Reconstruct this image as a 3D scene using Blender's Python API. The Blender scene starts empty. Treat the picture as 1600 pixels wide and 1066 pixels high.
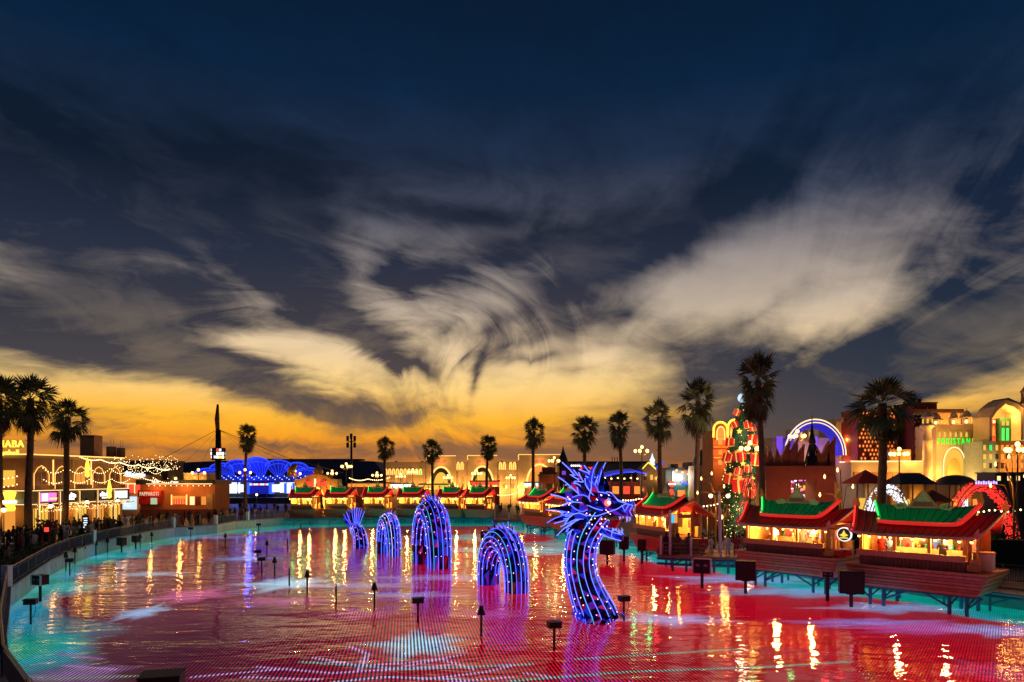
import bpy, bmesh, math, random
import numpy as np
from math import sin, cos, pi, radians, atan2, sqrt, exp
from mathutils import Vector, Matrix
random.seed(7)
SC = bpy.context.scene
COL = SC.collection
H = 8.0          # camera height over the water (m)
F = 1067.0       # focal length in photo pixels (1600 wide)
HY = 745.0       # photo row of the horizon
def s2l(r, g, b):
    f = lambda c: (c/255/12.92) if c/255 <= 0.04045 else ((c/255+0.055)/1.055)**2.4
    return (f(r), f(g), f(b), 1.0)
def PX(px, d): return (px-800)/F*d
def PZ(py, d): return H+(HY-py)/F*d
# ---------------------------------------------------------------- camera
cam = bpy.data.cameras.new('camera'); camo = bpy.data.objects.new('camera', cam); COL.objects.link(camo)
camo.location = (0, 0, H); camo.rotation_euler = (pi/2, 0, 0)
cam.sensor_width = 36; cam.lens = 36*F/1600; cam.shift_y = (HY-533)/1600; cam.clip_start = 0.1; cam.clip_end = 6000
SC.camera = camo
SC.view_settings.view_transform = 'Standard'; SC.view_settings.look = 'None'
SC.view_settings.exposure = 0; SC.view_settings.gamma = 1; SC.view_settings.use_curve_mapping = False
SC.render.engine = 'CYCLES'
cy = SC.cycles
cy.use_denoising = True; cy.max_bounces = 7; cy.diffuse_bounces = 2; cy.glossy_bounces = 4; cy.transmission_bounces = 4
cy.transparent_max_bounces = 8; cy.sample_clamp_indirect = 4; cy.sample_clamp_direct = 0; cy.caustics_reflective = False; cy.caustics_refractive = False
cy.use_light_tree = True
# ---------------------------------------------------------------- node helpers
class S:
    """a node socket with arithmetic"""
    def __init__(s, nt, sock): s.nt, s.s = nt, sock
    def op(s, o, b=None, c=None, clamp=False):
        n = s.nt.nodes.new('ShaderNodeMath'); n.operation = o; n.use_clamp = clamp
        for i, v in enumerate((s, b, c)):
            if v is None: continue
            if isinstance(v, S): s.nt.links.new(v.s, n.inputs[i])
            else: n.inputs[i].default_value = v
        return S(s.nt, n.outputs[0])
    def __add__(s, b): return s.op('ADD', b)
    def __sub__(s, b): return s.op('SUBTRACT', b)
    def __mul__(s, b): return s.op('MULTIPLY', b)
    def __truediv__(s, b): return s.op('DIVIDE', b)
    def mad(s, a, b): return s.op('MULTIPLY_ADD', a, b)
    def smooth(s, lo, hi):
        n = s.nt.nodes.new('ShaderNodeMapRange'); n.interpolation_type = 'SMOOTHSTEP'
        s.nt.links.new(s.s, n.inputs[0]); n.inputs[1].default_value = lo; n.inputs[2].default_value = hi
        return S(s.nt, n.outputs[0])
def xyz(nt, a, b, c):
    n = nt.nodes.new('ShaderNodeCombineXYZ')
    for i, v in enumerate((a, b, c)):
        if isinstance(v, S): nt.links.new(v.s, n.inputs[i])
        else: n.inputs[i].default_value = v
    return n.outputs[0]
def sep(nt, vec):
    n = nt.nodes.new('ShaderNodeSeparateXYZ'); nt.links.new(vec, n.inputs[0])
    return [S(nt, o) for o in n.outputs]
def noise(nt, vec, scale, detail=4, rough=.5, dist=0, color=False):
    n = nt.nodes.new('ShaderNodeTexNoise'); nt.links.new(vec, n.inputs['Vector'])
    n.inputs['Scale'].default_value = scale; n.inputs['Detail'].default_value = detail
    n.inputs['Roughness'].default_value = rough; n.inputs['Distortion'].default_value = dist
    return n.outputs['Color'] if color else S(nt, n.outputs['Fac'])
def ramp(nt, fac, stops, interp='LINEAR'):
    n = nt.nodes.new('ShaderNodeValToRGB'); n.color_ramp.interpolation = interp
    e = n.color_ramp.elements
    while len(e) < len(stops): e.new(0.5)
    for el, (p, c) in zip(e, stops): el.position = p; el.color = c
    nt.links.new(fac.s if isinstance(fac, S) else fac, n.inputs[0])
    return n.outputs[0]
def mixc(nt, fac, a, b, mode='MIX'):
    n = nt.nodes.new('ShaderNodeMix'); n.data_type = 'RGBA'; n.blend_type = mode
    for i, v in ((0, fac), (6, a), (7, b)):
        if isinstance(v, S): nt.links.new(v.s, n.inputs[i])
        elif isinstance(v, (tuple, float, int)): n.inputs[i].default_value = v
        else: nt.links.new(v, n.inputs[i])
    return n.outputs[2]
# ---------------------------------------------------------------- sky
world = bpy.data.worlds.new('World'); SC.world = world; world.use_nodes = True
def build_sky():
    nt = world.node_tree; nt.nodes.clear()
    out = nt.nodes.new('ShaderNodeOutputWorld'); bg = nt.nodes.new('ShaderNodeBackground')
    nt.links.new(bg.outputs[0], out.inputs[0])
    tc = nt.nodes.new('ShaderNodeTexCoord')
    x, y, z = sep(nt, tc.outputs['Generated'])
    az = x.op('ARCTAN2', y)                      # 0 = straight ahead, + to the right
    hl = (x*x+y*y).op('SQRT')
    el = z.op('ARCTAN2', hl)
    def ang(px, py):
        X = (px-800)/F; Z = (HY-py)/F
        return math.atan(X), math.atan(Z/sqrt(1+X*X))
    # wind-drawn wisps: sheet coordinates (a flat cloud deck in perspective), twisted about the point where the wind turns
    cx, cz = ang(775, 588)
    dx = az-cx; dz = el-cz
    r2 = dx*dx+dz*dz*1.4
    tw = (r2*(-1/.016)).op('EXPONENT')*1.9+(r2*(-1/.16)).op('EXPONENT')*.75
    ct = tw.op('COSINE'); stn = tw.op('SINE')
    az2 = dx*ct-dz*stn+cx; el2 = (dx*stn+dz*ct+cz).op('MAXIMUM', -.02)
    Py = (el2*1.0+.16).op('POWER', -1.0); Px = az2*Py
    w1 = sep(nt, noise(nt, xyz(nt, Px*.55, Py*.5, 3.1), 1.0, 3, .5, 0, True))
    qx = Px*.75+(w1[0]-.5)*2.2; qy = Py*.62+(w1[1]-.5)*2.2
    w2 = sep(nt, noise(nt, xyz(nt, qx, qy, 8.4), 1.7, 4, .55, 0, True))
    big = noise(nt, xyz(nt, qx+(w2[0]-.5)*.9, qy+(w2[1]-.5)*.9, 1.2), 1.0, 9, .6)
    fine = noise(nt, xyz(nt, qx*1.2+(w2[1]-.5)*.6, qy*.9+(w2[2]-.5)*.6, 6.6), 4.2, 9, .62)
    low = noise(nt, xyz(nt, az*2.2+(w2[0]-.5)*.2, el*17+(w2[1]-.5)*.9, 1.7), 2.6, 8, .6)
    crisp = noise(nt, xyz(nt, az*1.0+el*.5+(w1[0]-.5)*.25, el*1.9+(w1[1]-.5)*.3, 2.3), 8.5, 9, .62, .35)
    hk = el.smooth(0, .30)*.85+.15
    wa = az+((w1[0]-.5)*.17+(w2[0]-.5)*.09)*hk
    we = el+((w1[1]-.5)*.10+(w2[1]-.5)*.075)*hk
    base = None
    wv = xyz(nt, wa, we, 0.0)
    # cloud banks: centre, half length, half width (photo pixels -> angles), tilt, amount (+ dark, - clear)
    B = [(210,275,420,105,6,.75),(470,330,150,70,35,.45),(505,440,120,46,62,.55),(590,545,150,44,42,.75),(690,625,90,26,38,.35),
         (70,520,190,26,10,.75),(270,562,170,24,14,.8),(440,612,170,22,18,.9),(600,652,90,20,4,.8),(380,495,150,24,8,.45),(130,660,90,14,4,.3),
         (230,512,80,24,4,.5),
         (720,345,90,14,0,.8),(860,385,110,18,-8,.55),(650,460,40,14,-25,.5),(850,560,90,9,-8,.5),(905,578,70,7,-4,.45),(655,590,60,9,36,.45),(560,520,80,14,42,.4),(130,370,240,90,4,.5),(90,470,200,52,2,.85),(1120,575,130,36,-6,.55),(690,706,150,12,0,.55),(1080,704,220,18,0,.6),(250,478,130,32,10,.6),(1500,235,220,60,-28,.5),(640,420,60,16,-35,.4),(740,430,90,14,-12,.4),(820,540,70,12,-14,.45),(1180,500,70,10,-20,.3),(350,655,150,9,6,.5),(140,640,120,8,4,.45),(800,672,120,8,-3,.45),(940,640,90,9,-6,.45),(1540,320,170,120,0,.5),(760,520,60,10,-20,.4),(830,600,60,7,-6,.4),(300,640,120,8,8,.35),(1250,560,60,12,-20,.35),(1090,325,170,42,-24,.6),(960,395,150,40,-12,.75),(900,455,90,26,-30,.5),(985,500,120,32,8,.75),(1070,545,70,18,0,.6),
         (1060,605,110,32,-16,.65),(1510,520,200,62,-24,.95),(1350,590,190,44,-16,.95),(1180,645,140,34,-8,.8),(1430,440,60,40,-40,.5),
         (757,592,9,36,14,.95),(727,562,26,9,-40,.7),(700,520,30,12,-30,.4),(960,690,200,22,-3,.5),(1300,690,300,30,-8,.55),(160,695,140,15,3,.5),(430,694,110,8,4,.45),
         (1230,250,330,60,-12,.25),(800,250,250,60,-8,.2),(540,690,110,10,0,.3),
         (1200,430,200,92,-14,-1.0),(1080,470,90,34,-24,-.5),(1290,530,110,34,-24,-.5),(575,430,80,62,20,-.62),(450,548,190,28,16,-1.1),(610,585,120,20,24,-.55),
         (850,610,170,44,-4,-1.0),(670,545,60,44,50,-.45),(800,470,120,40,-6,-.5),(560,490,60,30,40,-.4),(190,630,240,36,6,-.8),(420,664,220,20,6,-.75),(330,690,200,12,2,-.4),(800,660,150,26,-2,-.6),
         (1480,625,150,16,-10,-.75),(340,700,200,10,3,-.3),(60,440,160,30,0,-.05),(1330,340,150,60,-20,-.15)]
    for px, py, l, w, t, a in B:
        ca, ce = ang(px, py)
        k = 1/F*cos(ca)**1.5
        sl, swd = l*k, w*k*1.05
        mp = nt.nodes.new('ShaderNodeMapping'); mp.vector_type = 'TEXTURE'; nt.links.new(wv, mp.inputs[0])
        mp.inputs[1].default_value = (ca, ce, 0); mp.inputs[2].default_value = (0, 0, -radians(t)); mp.inputs[3].default_value = (sl*2.3, swd*2.3, 1)
        gr = nt.nodes.new('ShaderNodeTexGradient'); gr.gradient_type = 'QUADRATIC_SPHERE'; nt.links.new(mp.outputs[0], gr.inputs[0])
        g = S(nt, gr.outputs[1])
        base = g*a if base is None else g.mad(a, base)
    lowk = el.smooth(.22, .02)
    d = base*.86+.45+(big-.5)*1.5*hk+(fine-.5)*.6*hk+(low-.5)*lowk*1.9+(crisp-.5)*.75*(el.smooth(.62, .25)*.8+.2)
    d = d.smooth(-.06, 1.0)
    tex = (big*.55+crisp*.45).smooth(.36, .66)
    d = (d*.92+tex*.20-.045).op('ADD', 0.0, None, True)
    e01 = el*(1/ (pi/2))
    def stops(lst):
        o = []
        for py, c in lst:
            o.append((max(0, math.atan((HY-py)/F))/(pi/2), s2l(*c)))
        return sorted(o, key=lambda t: t[0])
    lit = ramp(nt, e01, stops([(745,(196,104,38)),(722,(228,136,36)),(695,(246,152,26)),(655,(255,186,52)),(605,(253,212,132)),(555,(238,208,162)),(490,(200,181,160)),
                               (420,(158,147,142)),(335,(88,93,112)),(255,(36,54,84)),(150,(3,37,70)),(20,(0,27,54)),(-700,(0,14,34))]))
    drk = ramp(nt, e01, stops([(745,(110,66,48)),(715,(116,84,66)),(660,(92,78,70)),(600,(68,64,70)),(520,(52,53,64)),(420,(32,42,62)),(310,(7,23,42)),(150,(0,22,44)),(0,(0,20,42)),(-700,(0,11,28))]))
    # away from the sunset the low sky loses its fire
    side = (az-(-.10)).op('ABSOLUTE').smooth(.42, 1.5)
    lit2 = ramp(nt, e01, stops([(745,(120,84,78)),(700,(214,150,100)),(640,(232,182,126)),(560,(206,180,150)),(480,(182,166,150)),(400,(146,139,140)),(320,(80,88,110)),(240,(30,50,80)),(120,(0,34,64)),(0,(0,25,50)),(-700,(0,13,32))]))
    drk2 = ramp(nt, e01, stops([(745,(70,56,58)),(660,(50,56,70)),(560,(32,44,62)),(420,(20,34,58)),(250,(2,27,52)),(0,(0,21,44)),(-700,(0,11,28))]))
    side2 = az.smooth(.12, .60).op('MAXIMUM', side)
    lit = mixc(nt, side, lit, lit2); drk = mixc(nt, side2, drk, drk2)
    back = az.op('ABSOLUTE').smooth(1.3, 2.8)
    lit = mixc(nt, back, lit, s2l(34, 46, 74)); drk = mixc(nt, back, drk, s2l(16, 26, 46))
    colr = mixc(nt, d, lit, drk)
    # a little physical dusk sky under the clouds
    sky = nt.nodes.new('ShaderNodeTexSky'); sky.sky_type = 'NISHITA'; sky.sun_disc = False
    sky.sun_elevation = radians(1.0); sky.sun_rotation = radians(-4)
    sk = mixc(nt, 1.0, sky.outputs[0], (.004, .004, .005, 1), 'MULTIPLY')
    colr = mixc(nt, 1.0, colr, sk, 'ADD')
    nt.links.new(colr, bg.inputs[0]); bg.inputs[1].default_value = 1.0
    world.cycles.sampling_method = 'MANUAL'; world.cycles.sample_map_resolution = 512
build_sky()
sun = bpy.data.lights.new('sun', 'SUN'); suno = bpy.data.objects.new('sun', sun); COL.objects.link(suno)
sun.energy = 0.03; sun.angle = radians(25); sun.color = (1, .62, .3)
suno.rotation_euler = Vector((-.07, 1, .06)).to_track_quat('Z', 'Y').to_euler()
# ---------------------------------------------------------------- materials
MATS = {}
def pm(name, col, rough=.6, metal=0, var=.18, scale=2.5, bump=0, bscale=None, stripes=None):
    """painted or natural surface: base colour with procedural wear"""
    if name in MATS: return MATS[name]
    m = bpy.data.materials.new(name); m.use_nodes = True; MATS[name] = m
    nt = m.node_tree; b = nt.nodes['Principled BSDF']
    tc = nt.nodes.new('ShaderNodeTexCoord'); v = tc.outputs['Object']
    f = noise(nt, v, scale, 5, .6)
    c = (*col, 1)
    dk = tuple(x*(1-var) for x in col)+(1,); lt = tuple(min(1, x*(1+var*.8)) for x in col)+(1,)
    out = ramp(nt, f, [(.3, dk), (.5, c), (.7, lt)])
    if stripes:                      # (axis, frequency, depth): grooves or courses
        ax, fr, dp = stripes
        co = sep(nt, v)[ax]
        st = (co*fr).op('FRACT').smooth(.0, .12)
        out = mixc(nt, st, tuple(x*(1-dp) for x in col)+(1,), out)
    nt.links.new(out, b.inputs['Base Color'])
    b.inputs['Roughness'].default_value = rough; b.inputs['Metallic'].default_value = metal
    if bump:
        bn = nt.nodes.new('ShaderNodeBump'); bn.inputs['Strength'].default_value = bump; bn.inputs['Distance'].default_value = .05
        f2 = noise(nt, v, bscale or scale*5, 4, .6); nt.links.new(f2.s, bn.inputs['Height']); nt.links.new(bn.outputs[0], b.inputs['Normal'])
    return m
def em(name, col, k=1.0, sample=False, base=(.02, .02, .02)):
    """something that gives off light, or has a glow put into its colour"""
    if name in MATS: return MATS[name]
    m = bpy.data.materials.new(name); m.use_nodes = True; MATS[name] = m
    b = m.node_tree.nodes['Principled BSDF']
    b.inputs['Base Color'].default_value = (*base, 1); b.inputs['Emission Color'].default_value = (*col, 1); b.inputs['Emission Strength'].default_value = k
    b.inputs['Roughness'].default_value = .4
    m.cycles.emission_sampling = 'FRONT_BACK' if sample else 'NONE'
    return m
# ---------------------------------------------------------------- mesh helpers
class MB:
    def __init__(s): s.v = []; s.f = []; s.mi = []; s.m = 0; s.sm = []
    def q(s, pts, smooth=False):
        i = len(s.v); s.v += [tuple(p) for p in pts]; s.f.append(tuple(range(i, i+len(pts)))); s.mi.append(s.m); s.sm.append(smooth); return s
    def add(s, vs, fs, smooth=False):
        i = len(s.v); s.v += [tuple(p) for p in vs]
        for f in fs: s.f.append(tuple(i+k for k in f)); s.mi.append(s.m); s.sm.append(smooth)
        return s
    def box(s, c, d, rz=0, top=1.0, topy=None):
        x, y, z = d[0]/2, d[1]/2, d[2]/2; ty = top if topy is None else topy
        vs = []
        for k, (sx, sy) in ((-1, (1, 1)), (1, (top, ty))):
            for a, b in ((-1, -1), (1, -1), (1, 1), (-1, 1)):
                px, py = a*x*sx, b*y*sy
                vs.append((c[0]+px*cos(rz)-py*sin(rz), c[1]+px*sin(rz)+py*cos(rz), c[2]+k*z))
        return s.add(vs, [(3, 2, 1, 0), (4, 5, 6, 7), (0, 1, 5, 4), (1, 2, 6, 5), (2, 3, 7, 6), (3, 0, 4, 7)])
    def bb(s, x0, x1, y0, y1, z0, z1): return s.box(((x0+x1)/2, (y0+y1)/2, (z0+z1)/2), (x1-x0, y1-y0, z1-z0))
    def tube(s, pts, rad, n=6, caps=True, smooth=True):
        pts = [Vector(p) for p in pts]; N = len(pts)
        if not hasattr(rad, '__len__'): rad = [rad]*N
        up = Vector((0, 0, 1)); vs = []; prev = None
        for i, p in enumerate(pts):
            t = (pts[min(i+1, N-1)]-pts[max(i-1, 0)]).normalized()
            if prev is None:
                a = t.cross(up if abs(t.z) < .95 else Vector((0, 1, 0))).normalized()
            else:
                a = (prev-t*prev.dot(t)).normalized()
            prev = a; b = t.cross(a)
            for k in range(n):
                an = 2*pi*k/n; vs.append(p+(a*cos(an)+b*sin(an))*rad[i])
        fs = [(i*n+k, i*n+(k+1) % n, (i+1)*n+(k+1) % n, (i+1)*n+k) for i in range(N-1) for k in range(n)]
        s.add(vs, fs, smooth)
        if caps and n > 2:
            j = len(s.v)-len(vs)
            s.f.append(tuple(j+k for k in reversed(range(n)))); s.f.append(tuple(j+(N-1)*n+k for k in range(n))); s.mi += [s.m]*2; s.sm += [False]*2
        return s
    def bar(s, a, b, w=.05, n=4): return s.tube([a, b], w*.7071, n, True, False)
    def lathe(s, prof, n=10, c=(0, 0, 0), smooth=True):
        vs = []; N = len(prof)
        for r, z in prof:
            for k in range(n): vs.append((c[0]+r*cos(2*pi*k/n), c[1]+r*sin(2*pi*k/n), c[2]+z))
        return s.add(vs, [(i*n+k, i*n+(k+1) % n, (i+1)*n+(k+1) % n, (i+1)*n+k) for i in range(N-1) for k in range(n)], smooth)
    def ball(s, c, r, n=8, m=5, sz=1):
        return s.lathe([(max(1e-4, r*sin(pi*i/m)), -r*sz*cos(pi*i/m)) for i in range(m+1)], n, c)
    def prism(s, poly, depth, mat=None, z0=0):
        """polygon in local (x, z) extruded along +y by depth; mat maps it"""
        n = len(poly); M = mat or Matrix()
        vs = [M @ Vector((x, z0, z)) for x, z in poly]+[M @ Vector((x, z0+depth, z)) for x, z in poly]
        return s.add(vs, [tuple(range(n)), tuple(reversed(range(n, 2*n)))]+[(i, i+n, (i+1) % n+n, (i+1) % n) for i in range(n)])
    def mesh(s, name, mats):
        me = bpy.data.meshes.new(name); me.from_pydata(s.v, [], s.f)
        for m in (mats if isinstance(mats, (list, tuple)) else [mats]): me.materials.append(m)
        if any(s.mi): me.polygons.foreach_set('material_index', s.mi)
        me.polygons.foreach_set('use_smooth', s.sm); me.update(); return me
    def build(s, name, mats, parent=None): return link(name, s.mesh(name, mats), parent)
def link(name, me, parent=None, loc=None):
    o = bpy.data.objects.new(name, me); COL.objects.link(o)
    if parent is not None: o.parent = parent
    if loc is not None: o.location = loc
    return o
def tag(o, label, cat, group=None):
    o['label'] = label; o['category'] = cat
    if group: o['group'] = group
    return o
def thing(name, label, cat, loc=(0, 0, 0), rz=0, group=None, sc=None):
    o = bpy.data.objects.new(name, None); COL.objects.link(o); o.location = loc; o.rotation_euler = (0, 0, rz); o.empty_display_size = .3
    if sc: o.scale = sc if hasattr(sc, '__len__') else (sc, sc, sc)
    return tag(o, label, cat, group)
def struct(o): o['kind'] = 'structure'; return o
def stuff(o): o['kind'] = 'stuff'; return o
def tree_copy(o, parent=None):
    c = o.copy(); COL.objects.link(c)
    if parent is not None: c.parent = parent
    for ch in o.children: tree_copy(ch, c)
    return c
def place(o, loc, rz=0, label=None, group=None, sc=None):
    o.location = loc; o.rotation_euler = (0, 0, rz)
    if sc: o.scale = sc if hasattr(sc, '__len__') else (sc, sc, sc)
    if label: o['label'] = label
    if group: o['group'] = group
    return o
def lamp(parent, loc, watts, col=(1, .62, .25), r=.15, kind='POINT', rot=None, spot=None):
    l = bpy.data.lights.new('lamp_glow', kind); l.energy = watts; l.color = col
    if kind != 'AREA': l.shadow_soft_size = r
    if spot: l.spot_size = spot; l.spot_blend = .8
    o = bpy.data.objects.new('lamp_glow', l); COL.objects.link(o); o.parent = parent; o.location = loc
    if rot: o.rotation_euler = rot
    return o
WARM = (1, .46, .10)
# ---------------------------------------------------------------- the lagoon and the ground
SHORE = [(-6, 9), (-13.9, 19.9), (-17.7, 24), (-22.3, 30), (-28.6, 38.8), (-32, 43.5), (-35, 49.6), (-39, 57.7), (-42, 65), (-44, 72), (-45.7, 80), (-46.6, 88), (-46.5, 94),
         (-43.4, 100.4), (-43.6, 108), (-39, 117), (-25, 122), (-10, 123), (2, 121), (7, 112), (9.5, 100), (12.5, 88), (16.5, 75), (18.5, 66), (23, 60), (24.5, 54.5), (29.2, 46.8), (35, 38), (40, 24), (34, 9)]
DECK = .9
def build_ground():
    bm = bmesh.new()
    R = 1500
    o = [bm.verts.new((x, y, DECK)) for x, y in ((-R, -300), (R, -300), (R, 2600), (-R, 2600))]
    i = [bm.verts.new((x, y, DECK)) for x, y in SHORE]
    es = [bm.edges.new((l[k], l[(k+1) % len(l)])) for l in (o, i) for k in range(len(l))]
    bmesh.ops.triangle_fill(bm, edges=es, use_beauty=True)
    # keep only the ring
    def inside(x, y):
        c = False
        for k in range(len(SHORE)):
            x1, y1 = SHORE[k]; x2, y2 = SHORE[k-1]
            if (y1 > y) != (y2 > y) and x < (x2-x1)*(y-y1)/(y2-y1)+x1: c = not c
        return c
    bm.normal_update()
    for f in list(bm.faces):
        c = f.calc_center_median()
        if inside(c.x, c.y): bm.faces.remove(f)
        elif f.normal.z < 0: f.normal_flip()
    me = bpy.data.meshes.new('ground'); bm.to_mesh(me); bm.free()
    me.materials.append(pm('paving', (.16, .145, .135), .55, 0, .25, .35, .15, 6))
    struct(link('ground', me))
build_ground()
# pool wall, kerb on top
def build_wall():
    n = len(SHORE); w = MB(); k = MB()
    for i in range(n):
        (x0, y0), (x1, y1) = SHORE[i], SHORE[(i+1) % n]
        w.q([(x1, y1, -.6), (x0, y0, -.6), (x0, y0, DECK+.002), (x1, y1, DECK+.002)])
        dx, dy = x1-x0, y1-y0; L = sqrt(dx*dx+dy*dy); nx, ny = dy/L, -dx/L
        if True:
            a, b = .08, -.32
            P = lambda t, s_, z: (x0+dx*t+nx*s_, y0+dy*t+ny*s_, z)
            k.add([P(-.004, a, DECK+.004), P(1.004, a, DECK+.004), P(1.004, b, DECK+.004), P(-.004, b, DECK+.004), P(-.004, a, DECK+.12), P(1.004, a, DECK+.12), P(1.004, b, DECK+.12), P(-.004, b, DECK+.12)],
                  [(4, 5, 6, 7), (0, 1, 5, 4), (2, 3, 7, 6), (1, 2, 6, 5), (3, 0, 4, 7)])
    m = pm('pool_wall', (.46, .47, .48), .5, 0, .25, 1.2, 0, None, None)
    a = struct(w.build('pool_wall', m)); rw = random.Random(1)
    pmz = [pm('wall_panel_'+c, v, .5, 0, .2, 2) for c, v in (('pale', (.55, .55, .56)), ('grey', (.40, .41, .43)), ('lilac', (.46, .43, .50)))]
    for i in range(3, 17):                       # facing slabs of the left and far walls, joints left open
        (x0, y0), (x1, y1) = SHORE[i], SHORE[i+1]; dx, dy = x1-x0, y1-y0; L = sqrt(dx*dx+dy*dy); nx, ny = dy/L, -dx/L; n_ = max(1, round(L/1.9))
        for k_ in range(n_):
            t0, t1 = (k_+.012)/n_, (k_+.988)/n_; o_ = .02+.015*rw.random(); b_ = MB()
            P = lambda t, s_, z: (x0+dx*t+nx*s_, y0+dy*t+ny*s_, z)
            b_.add([P(t0, .002, -.3), P(t1, .002, -.3), P(t1, o_, -.3), P(t0, o_, -.3), P(t0, .002, DECK-.04), P(t1, .002, DECK-.04), P(t1, o_, DECK-.04), P(t0, o_, DECK-.04)], [(0, 3, 2, 1), (4, 5, 6, 7), (3, 7, 6, 2), (0, 4, 7, 3), (1, 2, 6, 5)])
            b_.build('wall_panel', rw.choice(pmz), a)
    struct(k.build('kerb', pm('kerb_stone', (.3, .29, .28), .6, 0, .2, 2)))
build_wall()
def shore_dist(X, Y):
    D = np.full(X.shape, 1e9)
    n = len(SHORE)
    for i in range(n):
        ax, ay = SHORE[i]; bx, by = SHORE[(i+1) % n]
        vx, vy = bx-ax, by-ay
        t = np.clip(((X-ax)*vx+(Y-ay)*vy)/(vx*vx+vy*vy), 0, 1)
        D = np.minimum(D, np.hypot(X-ax-t*vx, Y-ay-t*vy))
    return D
def seg_dist(X, Y, pts):
    D = np.full(X.shape, 1e9)
    for (ax, ay), (bx, by) in zip(pts[:-1], pts[1:]):
        vx, vy = bx-ax, by-ay
        t = np.clip(((X-ax)*vx+(Y-ay)*vy)/(vx*vx+vy*vy+1e-9), 0, 1)
        D = np.minimum(D, np.hypot(X-ax-t*vx, Y-ay-t*vy))
    return D
def wp(px, py):            # a photo pixel on the water, as a point of the lagoon floor
    d = F*(H+.35)/(py-HY); return ((px-800)/F*d, d)
def build_led_floor():
    """the lagoon floor is one big screen of LEDs; its picture is a colour per grid point"""
    ys = np.concatenate([np.arange(8, 22, .6), np.arange(22, 36, .13), np.arange(36, 60, .22), np.arange(60, 125, .5)])
    xs = np.concatenate([np.arange(-48, -30, .3), np.arange(-30, 32, .16), np.arange(32, 42, .4)])
    X, Y = np.meshgrid(xs, ys)
    D = shore_dist(X, Y)
    rng = np.random.RandomState(3)
    C = np.zeros(X.shape+(3,))
    red = np.array([.72, .002, .022]); mag = np.array([.40, .004, .085])
    wave = np.sin(X*.21+1.3*np.sin(Y*.13))*np.sin(Y*.17+.8*np.sin(X*.11))
    left = np.clip((X+2+0.25*(Y-40))/-16, 0, 1)[..., None]*.8
    left = np.clip((-X-1)/14, 0, 1)[..., None]
    C[:] = red*(1-left)+mag*left*.48
    C *= (1+.25*wave)[..., None]
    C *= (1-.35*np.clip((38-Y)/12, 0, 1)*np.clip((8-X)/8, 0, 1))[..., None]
    def over(mask, col): C[:] = C*(1-mask[..., None])+np.array(col)*mask[..., None]
    def blob(px, py, rx, ry, col, k=1.0, rag=.35, pw=2):
        x, y = wp(px, py); d = y
        sx = rx/F*d; sy = abs(wp(px, py-ry)[1]-wp(px, py+ry)[1])/2
        an = np.arctan2((Y-y)/sy, (X-x)/sx)
        rr = np.hypot((X-x)/sx, (Y-y)/sy)*(1+rag*np.sin(an*5+px)*.5+rag*.4*np.sin(an*9+py))
        over(np.clip(1.35-rr, 0, 1)**.7*k*(rr < 1.35), np.array(col)*1.35)
    # teal and cyan along the banks
    tl = np.array([.0, .46, .36]); cyn = np.array([.05, .62, .85])
    wob = 1.2*np.sin(X*.35+Y*.2)+1.0*np.sin(Y*.31-X*.12)+.6*np.sin(Y*1.1+X*.7)
    width = np.where((X < 0) & (Y < 100), 3.6, np.where(Y > 98, 7.0, 4.8))
    width = np.where((X > 8) & (Y < 66), 6.0, width)
    m = np.clip((width+wob-D)/1.2, 0, 1)*(Y > 26)
    over(m, tl)
    m2 = np.clip(1-np.abs(D-width*.75-wob*.7)/1.6, 0, 1)*(Y > 28)*(.55+.45*np.sin(X*.4-Y*.25))
    over(np.clip(m2, 0, 1)*.9, cyn)
    lc = np.clip(1-np.hypot((X+30)/7, (Y-40)/9), 0, 1)*1.6
    over(np.clip(lc, 0, 1)*m, [.03, .45, .75])
    W = [.45, .75, 1.0]; LB = [.25, .4, .95]; PK = [.8, .12, .4]; PU = [.75, .4, .95]
    for a in [(655, 1007, 52, 15, [.3, .62, .85]), (447, 912, 48, 8, W), (222, 957, 24, 9, [.4, .6, 1]), (560, 915, 80, 4, [.6, .5, .9], .4), (640, 930, 60, 4, [.5, .45, .95], .5), (700, 903, 100, 4, [.5, .45, .95], .4),
              (300, 930, 42, 9, PK, .8), (90, 918, 55, 6, [.05, .5, .5], .9), (240, 897, 45, 3, W, .6), (380, 873, 40, 3, LB, .7), (150, 870, 60, 3, [.05, .55, .7]), (60, 1010, 50, 16, [.0, .45, .32], .8), (330, 840, 60, 2, LB, .6),
              (1050, 968, 70, 7, [.55, .5, .95], .9), (1160, 905, 90, 6, [.3, .45, .9], .8), (1250, 925, 110, 6, [.2, .5, .85], .8), (1390, 950, 80, 6, [.3, .5, .95], .8), (1360, 973, 100, 5, [.45, .3, .95], .8), (1480, 983, 120, 7, [.75, .15, .65], .8), (1560, 985, 60, 8, [.5, .45, .95], .9),
              (850, 860, 120, 6, [.25, .75, .8], .9), (900, 850, 80, 4, [.2, .6, .65], .9), (720, 840, 60, 4, [.05, .5, .55], .9), (120, 1055, 60, 14, PU, .35), (560, 960, 40, 5, PK, .5), (440, 940, 60, 6, PK, .5), (760, 960, 50, 6, PK, .4), (1560, 1050, 60, 14, PK, .35), (1250, 1020, 60, 8, [.5, .05, .1], .4)]:
        blob(*a)
    # bright drawn strokes near the front edge
    def stroke(pts, w, col, k=1.0):
        D2 = seg_dist(X, Y, [wp(*p) for p in pts]); over(np.clip(1.5-D2/w, 0, 1)*k, col)
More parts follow.
